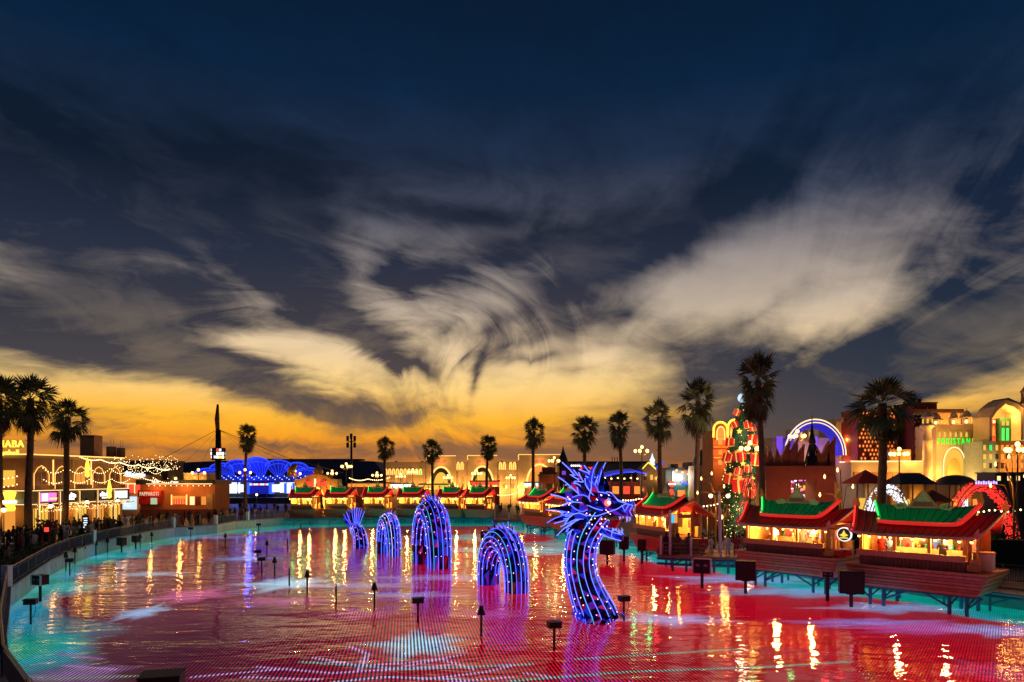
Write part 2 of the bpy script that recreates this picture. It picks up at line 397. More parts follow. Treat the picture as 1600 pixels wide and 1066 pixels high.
    for pts, col in [([(400, 1042), (520, 1052), (700, 1040)], PU), ([(490, 1028), (560, 1040), (640, 1036), (720, 1024)], PU), ([(545, 1010), (575, 1022), (560, 1048)], PU), ([(600, 1048), (690, 1030), (740, 1046)], PU),
                     ([(470, 1034), (640, 1046), (830, 1038)], [.1, .6, .7]), ([(660, 1062), (760, 1050), (800, 1040)], PU), ([(380, 1058), (500, 1062)], PU), ([(100, 1040), (180, 1046)], PU), ([(60, 1062), (220, 1056)], [.3, .5, .2]), ([(300, 1058), (450, 1045)], PU),
                     ([(800, 1064), (980, 1050), (1200, 1042), (1330, 1034)], [.05, .6, .5]), ([(900, 1030), (1060, 1020), (1160, 1014)], [.1, .55, .45]), ([(700, 1066), (800, 1058)], PU), ([(520, 1066), (600, 1058), (720, 1062)], [.4, .5, .9]), ([(820, 1052), (860, 1058)], PU), ([(90, 1022), (160, 1030)], [.7, .2, .6])]:
        stroke(pts, .11, col, .95)
    ny, nx = X.shape
    inside = np.zeros(X.shape, bool)
    n = len(SHORE)
    for i in range(n):
        x1, y1 = SHORE[i]; x2, y2 = SHORE[i-1]
        if y1 == y2: continue
        cr = ((y1 > Y) != (y2 > Y)) & (X < (x2-x1)*(Y-y1)/(y2-y1)+x1); inside ^= cr
    keep = inside | (D < .8)
    idx = np.arange(nx*ny).reshape(ny, nx)
    fm = keep[:-1, :-1] & keep[1:, :-1] & keep[1:, 1:] & keep[:-1, 1:]
    fs = np.stack([idx[:-1, :-1][fm], idx[:-1, 1:][fm], idx[1:, 1:][fm], idx[1:, :-1][fm]], 1)
    used = np.unique(fs); rm = -np.ones(nx*ny, int); rm[used] = np.arange(len(used)); fs = rm[fs]
    vs = np.stack([X.ravel()[used], Y.ravel()[used], np.full(len(used), -.35)], 1)
    me = bpy.data.meshes.new('pool_floor')
    me.vertices.add(len(vs)); me.vertices.foreach_set('co', vs.ravel())
    me.loops.add(fs.size); me.loops.foreach_set('vertex_index', fs.ravel())
    me.polygons.add(len(fs)); me.polygons.foreach_set('loop_start', np.arange(0, fs.size, 4)); me.update(calc_edges=True)
    ca = me.color_attributes.new('led_picture', 'FLOAT_COLOR', 'POINT')
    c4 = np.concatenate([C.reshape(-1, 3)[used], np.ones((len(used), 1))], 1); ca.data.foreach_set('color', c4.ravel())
    m = bpy.data.materials.new('led_screen_floor'); m.use_nodes = True; nt = m.node_tree; b = nt.nodes['Principled BSDF']
    tc = nt.nodes.new('ShaderNodeTexCoord'); x, y, z = sep(nt, tc.outputs['Object'])
    a = radians(9); p = .17
    u = (x*(cos(a)/p)).op('ADD', y*(sin(a)/p)); v = (y*(cos(a)/p)).op('SUBTRACT', x*(sin(a)/p))
    fu = u.op('FRACT')-.5; fv = v.op('FRACT')-.5
    dot = ((fu*fu)*1.0+(fv*fv)*.55).op('SQRT')
    k = dot.smooth(.36, .10)
    n2 = noise(nt, tc.outputs['Object'], .8, 3)
    at = nt.nodes.new('ShaderNodeAttribute'); at.attribute_name = 'led_picture'
    k = k+(k*-1.0+.34)*y.smooth(34, 56)
    st = (k*2.4+.03)*(n2*.7+.65)
    b.inputs['Base Color'].default_value = (.012, .011, .013, 1); b.inputs['Roughness'].default_value = .7
    nt.links.new(at.outputs['Color'], b.inputs['Emission Color']); nt.links.new(st.s, b.inputs['Emission Strength'])
    m.cycles.emission_sampling = 'NONE'
    me.materials.append(m); struct(link('pool_floor', me))
build_led_floor()
def build_water():
    bm = bmesh.new(); vs = [bm.verts.new((x, y, 0)) for x, y in SHORE]; f = bm.faces.new(vs)
    f.normal_update()
    if f.normal.z < 0: f.normal_flip()
    bmesh.ops.triangulate(bm, faces=[f]); me = bpy.data.meshes.new('water'); bm.to_mesh(me); bm.free()
    m = bpy.data.materials.new('lagoon_water'); m.use_nodes = True; nt = m.node_tree; nt.nodes.clear()
    out = nt.nodes.new('ShaderNodeOutputMaterial'); mx = nt.nodes.new('ShaderNodeMixShader')
    tr = nt.nodes.new('ShaderNodeBsdfTransparent'); gl = nt.nodes.new('ShaderNodeBsdfGlossy'); fr = nt.nodes.new('ShaderNodeFresnel')
    tr.inputs[0].default_value = (.94, .96, .97, 1); gl.inputs['Roughness'].default_value = .018; gl.inputs['Color'].default_value = (1, 1, 1, 1); fr.inputs[0].default_value = 1.36
    tc = nt.nodes.new('ShaderNodeTexCoord'); x, y, z = sep(nt, tc.outputs['Object'])
    n1 = noise(nt, xyz(nt, x*.8+y*.15, y*1.5, 0.0), 1.1, 3, .5, .4)
    n2 = noise(nt, xyz(nt, x*.55-y*.2, y*1.25, 4.0), .42, 3, .5, .6)
    n3 = noise(nt, xyz(nt, x, y*1.6, 9.0), 4.5, 2, .5)
    calm = noise(nt, xyz(nt, x, y*2.0, 2.0), .06, 2, .5).smooth(.35, .65)
    hgt = (n1*.032+n2*.085+n3*.0036)*(calm*.7+.5)
    bp = nt.nodes.new('ShaderNodeBump'); bp.inputs['Strength'].default_value = 1; bp.inputs['Distance'].default_value = 1
    nt.links.new(hgt.s, bp.inputs['Height'])
    nt.links.new(bp.outputs[0], gl.inputs['Normal']); nt.links.new(bp.outputs[0], fr.inputs['Normal'])
    nt.links.new(fr.outputs[0], mx.inputs[0]); nt.links.new(tr.outputs[0], mx.inputs[1]); nt.links.new(gl.outputs[0], mx.inputs[2]); nt.links.new(mx.outputs[0], out.inputs[0])
    me.materials.append(m); struct(link('water', me))
build_water()
# ---------------------------------------------------------------- shared materials
M_bulb = em('bulb_warm', (1, .52, .14), 6); M_bulbw = em('bulb_white', (1, .68, .30), 5)
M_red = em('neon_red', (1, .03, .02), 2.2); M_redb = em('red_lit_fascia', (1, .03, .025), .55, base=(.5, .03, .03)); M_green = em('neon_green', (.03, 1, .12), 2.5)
M_wood = pm('hull_planks', (.46, .21, .10), .5, 0, .3, 3.5, .2, 25); M_woodb = pm('hull_planks_dark', (.34, .14, .07), .5, 0, .35, 3.5, .2, 25); M_wood2 = pm('dark_boards', (.22, .09, .05), .6, 0, .3, 4); M_woodl = pm('counter_wood', (.48, .27, .12), .5, 0, .15, 2)
M_steel = pm('blue_steel', (.03, .22, .36), .45, .1, .15, 3); M_roofr = pm('red_roof_tiles', (.55, .018, .035), .35, 0, .3, 5, .3, 30, (0, 4.5, .45)); M_roofg = pm('green_roof_tiles', (.012, .34, .16), .35, 0, .3, 5, .3, 30, (0, 4.5, .4))
M_trim = pm('pink_trim', (.62, .36, .34), .5, 0, .1); M_cream = pm('cream_panel', (.78, .52, .16), .6, 0, .12, 2); M_cream2 = pm('ochre_panel', (.62, .38, .10), .6, 0, .15, 2)
M_black = pm('black_metal', (.012, .012, .014), .45, .2, .2); M_dark = pm('dark_paint', (.03, .03, .035), .5, 0, .2); M_white = pm('white_paint', (.75, .75, .73), .45, 0, .08)
M_grey = pm('grey_metal', (.25, .25, .26), .4, .4, .15); M_cardb = pm('cardboard', (.45, .29, .15), .8, 0, .1); M_redp = pm('red_plastic', (.55, .02, .02), .35, 0, .08); M_gold = pm('gold_paint', (.62, .36, .08), .35, .5, .15)
M_leaf = pm('hedge_leaf', (.035, .075, .02), .6, 0, .4, 3)
M_mb = [em('menu_white', (1, .85, .6), .9), em('menu_red', (.9, .08, .05), .7), em('menu_blue_k', (.1, .35, .6), .7)]
# lettering
def text(s, size, mat, parent, loc, rot=(pi/2, 0, 0), ext=.04, name='lettering', fit=None, align='CENTER', spc=1.12, off=0):
    cu = bpy.data.curves.new(name, 'FONT'); cu.body = s; cu.size = size; cu.extrude = ext; cu.align_x = align; cu.offset = off; cu.space_character = spc; cu.resolution_u = 3
    o = bpy.data.objects.new(name, cu); COL.objects.link(o)
    dg = bpy.context.evaluated_depsgraph_get(); me = bpy.data.meshes.new_from_object(o.evaluated_get(dg))
    bpy.data.objects.remove(o); bpy.data.curves.remove(cu)
    if fit and len(me.vertices):
        co = np.empty(len(me.vertices)*3); me.vertices.foreach_get('co', co); co = co.reshape(-1, 3)
        co[:, 0] *= fit/max(1e-3, co[:, 0].max()-co[:, 0].min()); me.vertices.foreach_set('co', co.ravel())
    me.materials.clear(); me.materials.append(mat)
    t = link(name, me, parent, loc); t.rotation_euler = rot; return t
# ---------------------------------------------------------------- boat kiosks on stilts
def tier(hx0, hx1, hy, yc, z0, z1, up, N=14, K=7):
    """both slopes of a concave gable roof whose ridge is longer than its eaves"""
    def pt(s, t, side):
        hx = hx0+(hx1-hx0)*t**1.2; x = hx*s
        z = z0+(z1-z0)*t**1.45+up*abs(s)**5*(.35+.65*t)
        return (x, yc-side*hy*(1-t), z)
    m = MB()
    for side in (1, -1):
        g = [[pt(-1+2*i/N, k/K, side) for i in range(N+1)] for k in range(K+1)]
        for k in range(K):
            for i in range(N):
                a, b, c, d = g[k][i], g[k][i+1], g[k+1][i+1], g[k+1][i]
                m.q([a, b, c, d] if side == 1 else [d, c, b, a], True)
                lo = [(p[0], p[1], p[2]-.09) for p in (a, b, c, d)]
                m.q(list(reversed(lo)) if side == 1 else lo)
        for row in (g[0],):
            for i in range(N):
                a, b = row[i], row[i+1]; m.q([(a[0], a[1], a[2]-.09), (b[0], b[1], b[2]-.09), b, a])
        for e in (0, N):
            for k in range(K):
                a, b = g[k][e], g[k+1][e]; m.q([(a[0], a[1], a[2]-.09), a, b, (b[0], b[1], b[2]-.09)])
    return m, pt
def flame(h, w=.3):
    return [(-w*.3, 0), (w*.35, 0), (w*.5, h*.25), (w*.25, h*.55), (w*.15, h), (-w*.15, h*.7), (-w*.45, h*.4)]
def make_kiosk(label, detail=True, lit=70):
    t = thing('boat_kiosk', label, 'kiosk', group='boat kiosks round the lagoon')
    # stilts
    for y in (.35, 2.9):
        for x in (-2.8, -2.0, 1.7, 2.6):
            MB().bar((x, y, -.5), (x, y, .76), .16).build('stilt', M_steel, t)
    f = MB()
    for y in (.35, 2.9): f.bb(-3.3, 3.3, y-.07, y+.07, .76, .905)
    for x in (-2.8, -2.0, 1.7, 2.6): f.bb(x-.06, x+.06, .42, 2.83, .64, .758)
    f.build('support_frame', M_steel, t)
    for x0, x1 in ((-2.0, -.6), (-2.8, -3.6), (1.7, .3), (2.6, 3.4)):
        MB().bar((x0, .35, .1), (x1, .42, .8), .09).build('brace', M_steel, t)
        MB().bar((x0, .35, .2), (x0, 2.9, .68), .09).build('brace', M_steel, t)
    # hull: overlapping strakes on the front and both ends
    rows = 7; z0, z1 = .92, 2.36
    def lim(z):
        u = (z-z0)/(z1-z0); u2 = u**.8
        return 3.35+.72*u2, -.0-.58*u2, 3.3+.4*u2
    def hullbox(za, zb, off, which):
        xa, ya, yb = lim(za); xc, yc_, yd = lim(zb)
        m = MB(); o = off; th = .05
        if which == 'front':
            a = [(-xa, ya-o, za), (xa-.25, ya-o, za), (xc-.25, yc_-o, zb), (-xc, yc_-o, zb)]
            b = [(p[0], p[1]+th+o, p[2]) for p in a]
        else:
            s = 1 if which == 'right' else -1
            a = [(s*(xa+o), yb, za), (s*(xa-.22+o), ya-.0, za), (s*(xc-.22+o), yc_, zb), (s*(xc+o), yd, zb)]
            b = [(p[0]-s*(th+o), p[1], p[2]) for p in a]
        m.add(a+b, [(0, 1, 2, 3), (7, 6, 5, 4), (0, 4, 5, 1), (1, 5, 6, 2), (2, 6, 7, 3), (3, 7, 4, 0)]); return m
    if detail:
        for k in range(rows):
            za = z0+(z1-z0)*k/rows; zb = z0+(z1-z0)*(k+1)/rows-.03
            for w in ('front', 'right', 'left'): hullbox(za, zb, .03+.018*((k*7) % 3), w).build('plank', (M_wood, M_woodb, M_wood)[k % 3], t)
    xa, ya, yb = lim(z0); xc, yc_, yd = lim(z1-.03)
    h = MB().add([(-xa, ya, z0), (xa-.2, ya, z0), (xa, yb, z0), (-xa, yb, z0), (-xc, yc_, z1-.03), (xc-.2, yc_, z1-.03), (xc, yd, z1-.03), (-xc, yd, z1-.03)],
                 [(3, 2, 1, 0), (4, 5, 6, 7), (0, 1, 5, 4), (1, 2, 6, 5), (2, 3, 7, 6), (3, 0, 4, 7)])
    h.build('hull', M_wood2 if detail else M_wood, t)
    # boarded front, counter
    if detail:
        for k in range(26):
            x = -3.3+k*.228; MB().bb(x, x+.21, -.12-.01*(k % 2), -.06, 2.34, 2.92).build('board', M_wood2, t)
    MB().bb(-3.32, 2.65, -.058, .05, 2.34, 2.93).build('front_panel', M_wood2, t)
    c = MB().bb(-3.38, 2.72, -.42, -.34, 2.92, 3.3); c.bb(-3.38, 2.72, -.335, .45, 2.94, 3.0); c.build('counter', M_woodl, t)
    # cabin
    MB().bb(-3.3, 3.3, .06, 3.3, 2.34, 2.40).build('cabin_floor', M_wood2, t)
    MB().bb(-3.2, 3.2, 3.1, 3.2, 2.41, 4.6).build('back_wall', M_cream, t)
    for i, x in enumerate((-2.3, -.35, 1.6)):
        MB().bb(x-.42, x+.42, 3.02, 3.095, 3.1, 4.1).build('window', pm('kiosk_window', (.05, .03, .02), .2), t)
    MB().bb(-3.2, -3.12, .1, 3.09, 2.41, 4.5).build('side_wall', M_cream2, t)
    w = MB()
    w.bb(2.62, 2.72, .1, 1.0, 2.41, 4.5); w.bb(2.62, 2.72, 2.3, 3.09, 2.41, 4.5); w.bb(2.62, 2.72, 1.0, 2.3, 4.15, 4.5); w.build('side_wall', M_cream2, t)
    for x in (-3.2, -1.2, .75, 2.6):
        m = MB().bb(x-.09, x+.09, -.2, -.04, 3.31, 4.42); m.bb(x-.3, x+.3, -.16, -.08, 4.25, 4.40); m.build('post', M_cream2, t)
    for x in (3.15,): MB().bb(x-.07, x+.07, .3, .44, 2.36, 4.4).build('post', M_cream2, t)
    MB().bb(2.8, 3.5, 2.6, 2.9, 2.41, 3.4).build('end_panel', M_cream, t)
    # roof
    r, pt = tier(3.45, 4.25, 2.75, 1.6, 4.38, 5.6, .32)
    ro = r.build('roof', M_roofr, t)
    tr = MB(); tr.tube([pt(-1+2*i/14, 0, 1) for i in range(15)], .085, 5); tr.build('eave_trim', M_trim, ro)
    for s in (-1, 1):
        for side in (1, -1):
            tb = MB().tube([pt(s, k/7, side) for k in range(8)], .08, 5)
            tb.build('rake_trim', M_trim if s == 1 else M_redp, ro)
        off = [pt(s, k/9, 1) for k in range(10)]
        if s < 0: MB().tube([(p[0]+.04, p[1]-.05, p[2]+.1) for p in off], .045, 4).build('light_strip', M_red, ro)
        for nm, p, hh in (('finial', pt(s, 0, 1), .5), ('finial', pt(s, 1, 1), .75)):
            q = Matrix.Translation(Vector(p)); MB().prism(flame(hh, .35), .08, q @ Matrix.Diagonal((s, 1, 1, 1))).build('finial', M_trim if hh < .6 else M_gold, ro)
    r2, pt2 = tier(2.25, 3.0, 1.5, 1.6, 5.14, 6.12, .2)
    ro2 = r2.build('upper_roof', M_roofg, t)
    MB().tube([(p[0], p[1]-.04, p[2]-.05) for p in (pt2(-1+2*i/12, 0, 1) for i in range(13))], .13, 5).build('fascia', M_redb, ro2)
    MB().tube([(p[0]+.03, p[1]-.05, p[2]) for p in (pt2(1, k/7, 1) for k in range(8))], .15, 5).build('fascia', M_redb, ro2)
    MB().tube([(p[0]+.05, p[1]-.04, p[2]+.09) for p in (pt2(-1, k/7, 1) for k in range(8))], .045, 4).build('light_strip', M_green, ro2)
    for s in (-1, 1):
        q = Matrix.Translation(Vector(pt2(s, 1, 1))); MB().prism(flame(.8, .4), .08, q @ Matrix.Diagonal((s, 1, 1, 1))).build('finial', M_gold, ro2)
        q = Matrix.Translation(Vector(pt2(s, 0, 1))); MB().prism(flame(.35, .3), .08, q @ Matrix.Diagonal((s, 1, 1, 1))).build('finial', M_trim, ro2)
    if detail:                                    # raised tile ribs down both front slopes
        for hp, pf, nn, par, mt in ((0, pt, 17, ro, M_roofr), (1, pt2, 12, ro2, M_roofg)):
            for k in range(nn):
                s_ = -1+2*(k+.5)/nn; MB().tube([(p[0], p[1]-.01, p[2]+.025) for p in (pf(s_, j/6, 1) for j in range(7))], .045, 4).build('tile_rib', mt, par)
        for k, (x, w_, h_, mt) in enumerate(((-2.75, .5, .5, M_mb[0]), (-1.45, .7, .6, M_mb[1]), (.3, .45, .6, M_mb[2]), (.95, .5, .4, M_mb[0]), (2.25, .45, .7, M_mb[1]))): MB().bb(x-w_/2, x+w_/2, 3.0, 3.06, 3.3, 3.3+h_).build('menu_panel', mt, t)
        MB().bb(-3.0, 2.4, 2.6, 2.95, 2.42, 3.35).build('back_counter', M_woodl, t)
        for k in range(14): x = -2.9+k*.38; MB().lathe([(.001, 0), (.07, 0), (.07, .16+.05*(k % 3)), (.03, .22+.05*(k % 3)), (.001, .3)], 6, (x, 2.75, 3.352)).build('jar', (M_redp, M_white, M_gold, M_roofg)[k % 4], t)
    # gable board with leaf scrolls on the ridge
    g = MB().prism([(-.85, 0), (.85, 0), (.12, 1.0), (-.12, 1.0)], .08, Matrix.Translation((0, 1.3, 6.0)))
    go = g.build('gable_board', pm('gable_grey', (.45, .42, .34), .6, 0, .2, 4), ro2)
    MB().prism([(-.6, .12), (.6, .12), (.5, .42), (-.5, .42)], .04, Matrix.Translation((0, 1.255, 6.0))).build('sign_plate', pm('sign_maroon', (.35, .10, .08), .5, 0, .5, 9), go)
    MB().prism([(-.95, -.02), (-.8, -.02), (.04, 1.08), (-.06, 1.15)], .12, Matrix.Translation((0, 1.27, 6.0))).build('gable_edge', M_woodl, go)
    MB().prism([(.95, -.02), (.06, 1.15), (-.04, 1.08), (.8, -.02)], .118, Matrix.Translation((0, 1.268, 6.0))).build('gable_edge', M_woodl, go)
    for s in (-1, 1):
        for k in range(3):
            q = Matrix.Translation((s*(.95+.2*k), 1.3, 6.0+.02)) @ Matrix.Rotation(s*radians(48+12*k), 4, 'Y') @ Matrix.Diagonal((s, 1, 1, 1))
            MB().prism(flame(.6-.1*k, .35), .06, q).build('leaf_scroll', pm('pale_green', (.45, .6, .35), .6), go)
    # pendant bulbs under the eave
    for k in range(11 if detail else 6):
        x = -3.1+6.2*k/(10 if detail else 5)
        if detail:
            b = link('pendant_bulb', PEND, t, (x, -.75, 4.18))
        else: b = link('pendant_bulb', PEND2, t, (x, -.85, 4.15))
    lamp(t, (-1.4, .9, 4.0), lit, (1, .56, .13), .2); lamp(t, (1.4, .9, 4.0), lit, (1, .56, .13), .2)
    lamp(t, (-2.3, -.9, 7.0), 26, (.05, 1, .25), .2); lamp(t, (.8, -.9, 7.1), 26, (.05, 1, .25), .2); lamp(t, (-3.9, -1.8, 6.0), 16, (1, .05, .05), .2); lamp(t, (3.6, -1.8, 6.2), 20, (1, .05, .05), .2)  # added lamps brighten the roof tiles, standing in for the light strips
    return t
_p = MB(); _p.ball((0, 0, 0), .09, 6, 4); _p.m = 1; _p.lathe([(.10, .05), (.05, .11), (.015, .16), (.015, .3)], 6)
PEND = _p.mesh('pendant_bulb', [M_bulb, M_dark]); PEND2 = MB().ball((0, 0, 0), .12, 6, 4).mesh('pendant_bulb', [M_bulb])
A1 = atan2(-.73, .68)
k_near = make_kiosk('nearest whole boat kiosk, green upper roof, long orange counter and cartons at its bow', True, 800)
place(k_near, (25.1, 42.4, 0), A1)
def pos_on(k, x, y, z):
    c, s = cos(k.rotation_euler[2]), sin(k.rotation_euler[2]); sx = k.scale[0]
    return (k.location[0]+x*sx*c-y*s, k.location[1]+x*sx*s+y*c, z)
k2 = place(tree_copy(k_near), (20.3, 50.2, 0), A1-.04, 'boat kiosk with red coolers on its bow, second whole one from the right')
k0 = place(tree_copy(k_near), (31.4, 34.6, 0), A1, 'boat kiosk cut off by the right edge of the photo')
kf = make_kiosk('boat kiosk beside the crowded platform, right of the dragon head', False, 520)
place(kf, (13.6, 65.5, 0), radians(-72))
far = [((6.4, 91, 0), -74, 1, 'boat kiosk half hidden behind the back of the dragon mane'), ((3.2, 99.5, 0), -66, 1, 'boat kiosk just left of the dragon mane, at the corner of the far bank'),
       ((-6.2, 119, 0), -25, .62, 'far bank boat kiosk nearest to the small pier'), ((-11.0, 120.3, 0), -18, .62, 'far bank boat kiosk right beside the tallest dragon hump'),
       ((-18.0, 121, 0), -12, .66, 'far bank boat kiosk directly left of the tallest dragon hump top'), ((-24.2, 120.6, 0), -10, .62, 'far bank boat kiosk over the dragon hump next to the tail'),
       ((-30.5, 119.5, 0), -8, .64, 'far bank boat kiosk straight above the dragon tail'), ((-36.2, 118, 0), -4, .62, 'leftmost boat kiosk on the far bank, below the yellow gateway')]
KF = [kf]
for loc, a, sx, lb in far:
    o = tree_copy(kf); place(o, loc, radians(a), lb, None, (sx, 1, 1)); KF.append(o)
# things on the near kiosks
def simple(name, label, cat, mb, mats, loc, rz=0, group=None):
    o = mb.build(name, mats); o.location = loc; o.rotation_euler = (0, 0, rz); return tag(o, label, cat, group)
def cooler(loc, rz, label):
    t = thing('cooler', label, 'cooler', loc, rz, 'red coolers on a boat bow')
    MB().box((0, 0, .2), (.62, .42, .4), 0, 1.06).build('body', M_redp, t); MB().box((0, 0, .44), (.68, .47, .075)).build('lid', M_white, t)
    MB().tube([(-.36, 0, .3), (-.4, -.1, .5), (.4, -.1, .5), (.36, 0, .3)], .02, 4).build('handle', M_white, t)
for x, y, lb in ((3.25, .55, 'red cooler with a white lid, front one on the second kiosk bow'), (3.6, 1.3, 'red cooler with a white lid, behind the front cooler on the second kiosk bow')):
    cooler(pos_on(k2, x, y, 2.42), A1, lb)
def carton(loc, rz, s, label):
    t = thing('carton', label, 'box', loc, rz)
    MB().box((0, 0, s[2]/2), s).build('body', M_cardb, t)
    for k in (-1, 1): MB().box((k*s[0]*.24, 0, s[2]+.012), (s[0]*.47, s[1], .02)).build('flap', M_cardb, t)
carton(pos_on(k2, 2.9, .1, 2.42), A1, (.5, .4, .3), 'small carton in front of the red coolers on the second kiosk bow')
carton(pos_on(k_near, 3.0, .15, 2.42), A1+.2, (.7, .5, .35), 'wide cardboard carton on the bow of the nearest whole kiosk')
carton(pos_on(k_near, 3.05, .2, 2.80), A1, (.5, .4, .25), 'small cardboard carton stacked on the wide carton at the bow')
b = MB().bb(-.5, .5, -.3, .3, 0, 1.0); b.m = 1; b.bb(-.55, .55, -.36, .36, 1.0, 1.06)
simple('serving_stand', 'white serving stand at the bow end of the nearest whole kiosk', 'stand', b, [M_white, M_woodl], pos_on(k_near, 3.3, 1.1, 2.42), A1)
t = thing('food_cart', 'yellow food cart on black legs on the quay beside the nearest whole kiosk', 'cart', (29.6, 43.4, DECK+.02), A1)
MB().bb(-.8, .8, -.35, .35, 1.5, 1.95).build('tray', M_cream2, t); MB().bb(-.75, .75, -.3, .3, .1, 1.49).build('cabinet', M_dark, t)
for x in (-.7, .7): MB().lathe([(.02, -.04), (.1, -.04), (.1, .04), (.02, .04)], 8, (x, 0, .06)).build('wheel', M_black, t)
t = thing('round_sign', 'round lit sign with a leaf emblem hung between the two near kiosks', 'sign', pos_on(k2, 3.95, .2, 4.0), A1)
rot = Matrix.Rotation(pi/2, 4, 'X')
def disc(r, d, y0, n=20): return MB().prism([(r*cos(2*pi*k/n), r*sin(2*pi*k/n)) for k in range(n)], d, None, y0)
disc(.5, .12, 0).build('rim', em('sign_rim', (.9, .95, 1), 1.2), t); disc(.42, .04, -.045).build('face', pm('sign_face', (.05, .10, .03), .5), t)
MB().prism([(-.3, -.05), (0, -.18), (.3, -.05), (.12, .05), (0, .3), (-.12, .05)], .03, None, -.08).build('emblem', em('emblem_yellow', (1, .8, .1), 1), t)
MB().prism([(-.3, -.28), (.3, -.28), (.26, -.2), (-.26, -.2)], .03, None, -.08).build('caption', em('emblem_yellow', (1, .8, .1), 1), t)
MB().bar((-.5, .06, .3), (-1.3, .06, .45), .05).build('bracket', M_black, t)
# bottles and trays along the counters
rb = random.Random(4)
for k, nm in ((k2, 'second'), (k_near, 'nearest')):
    for i in range(9):
        x = -3.0+i*.62+rb.random()*.2; hh = .18+rb.random()*.22; r = .05+.03*rb.random()
        if i % 3 == 1:
            m = MB().bb(-.2, .2, -.13, .13, 0, .14); o = simple('food_tray', f'food tray on the counter of the {nm} whole kiosk', 'tray', m, [(M_redp, M_white, M_cream2)[i % 3]], pos_on(k, x, .05, 3.01), A1, f'food trays on the {nm} counter')
        else:
            m = MB().lathe([(.001, 0), (r, 0), (r, hh*.6), (r*.4, hh*.8), (r*.4, hh), (.001, hh)], 7)
            simple('bottle', f'bottle standing on the counter of the {nm} whole kiosk', 'bottle', m, [(M_white, M_redp, M_roofg, M_gold)[i % 4]], pos_on(k, x, .1, 3.01), 0, f'bottles on the {nm} counter')
# ---------------------------------------------------------------- the light-strip dragon
def facet_mat(name, col, rough=.18, metal=.85): 
    m = pm(name, col, rough, metal, .1); return m
FM = [facet_mat('facet_navy', (.02, .03, .25)), facet_mat('facet_black', (.012, .012, .03)), facet_mat('facet_purple', (.13, .02, .26)), facet_mat('facet_blue', (.03, .10, .6)),
      facet_mat('facet_teal', (.01, .25, .35)), facet_mat('facet_red', (.6, .02, .06)), facet_mat('facet_plum', (.10, .01, .10)), facet_mat('facet_gold', (.5, .4, .06)), em('facet_lit_blue', (.02, .035, .8), .55, base=(.02, .05, .4)), em('facet_lit_violet', (.16, .02, .6), .45, base=(.1, .02, .4)), em('facet_lit_pink', (.6, .02, .22), .5, base=(.4, .02, .2))]  # lit facets are no lamps: strip light is put into their colour as glow
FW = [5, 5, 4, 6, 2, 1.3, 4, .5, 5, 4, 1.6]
M_strip = em('strip_blue', (.10, .15, 1), 2.7); M_strip2 = em('strip_blue_deep', (.07, .10, 1), 2.4); M_stripc = em('strip_cyan', (.08, .5, 1), 1.4); M_stripw = em('strip_white', (.6, .55, 1), 2.2); M_pt = em('point_pink', (1, .5, .6), 4)
rd = random.Random(11)
def frames(pts):
    pts = [Vector(p) for p in pts]; N = len(pts); fr = []; a = None
    for i in range(N):
        t = (pts[min(i+1, N-1)]-pts[max(i-1, 0)]).normalized()
        if a is None: a = t.cross(Vector((0, 1, 0)) if abs(t.y) < .8 else Vector((1, 0, 0))).normalized()
        a = (a-t*a.dot(t)).normalized(); fr.append((pts[i], t, a, t.cross(a)))
    return fr
def body(parent, pts, rads, n=14, nstrip=12, strip_r=.032, points=True, white=()):
    """mosaic tube of mirror facets, some with glow put into their colour, with light strips running along it"""
    fr = frames(pts); N = len(fr)
    def P(i, k, s=1.0, off=0.0):
        p, t, a, b = fr[i]; an = 2*pi*k/n; return p+(a*cos(an)+b*sin(an))*(rads[i]*s+off)
    m = MB()
    core = MB()
    for i in range(N-1):
        for k in range(n):
            q = [P(i, k), P(i, k+1), P(i+1, k+1), P(i+1, k)]
            tris = [(q[0], q[1], q[2]), (q[0], q[2], q[3])] if (i+k) % 2 else [(q[0], q[1], q[3]), (q[1], q[2], q[3])]
            for tr in tris:
                c = (tr[0]+tr[1]+tr[2])/3; out = (c-fr[i][0]).normalized()
                lift = rd.uniform(0, .05)*rads[i]; sh = .93
                m.m = rd.choices(range(len(FM)), FW)[0]
                tl = [c+(p-c)*sh+out*(lift+rd.uniform(-.015, .02)) for p in tr]
                m.q(tl); m.q(list(reversed([p-out*.03 for p in tl])))
    stuff(m.build('mirror_facets', FM, parent))
    core.tube([f[0] for f in fr], [r*.93 for r in rads], n); core.build('core', FM[1], parent)
    for s in range(nstrip):
        k = n*s/nstrip+.25
        lo = rd.choice((0, 0, 1, 2)); hi = N-1-rd.choice((0, 0, 0, 1))
        MB().tube([P(i, k, 1.0, .06) for i in range(lo, hi+1)], strip_r, 4).build('light_strip', (M_stripw if s in white else M_stripc if s % 7 == 3 else M_strip if s % 3 else M_strip2), parent)
    if points:
        pb = MB()
        for i in range(N):
            for k in range(0, n):
                if rd.random() < .33: pb.ball(P(i, k+.6, 1, .07), .034, 4, 3)
        stuff(pb.build('point_lights', M_pt, parent))
    return P, fr
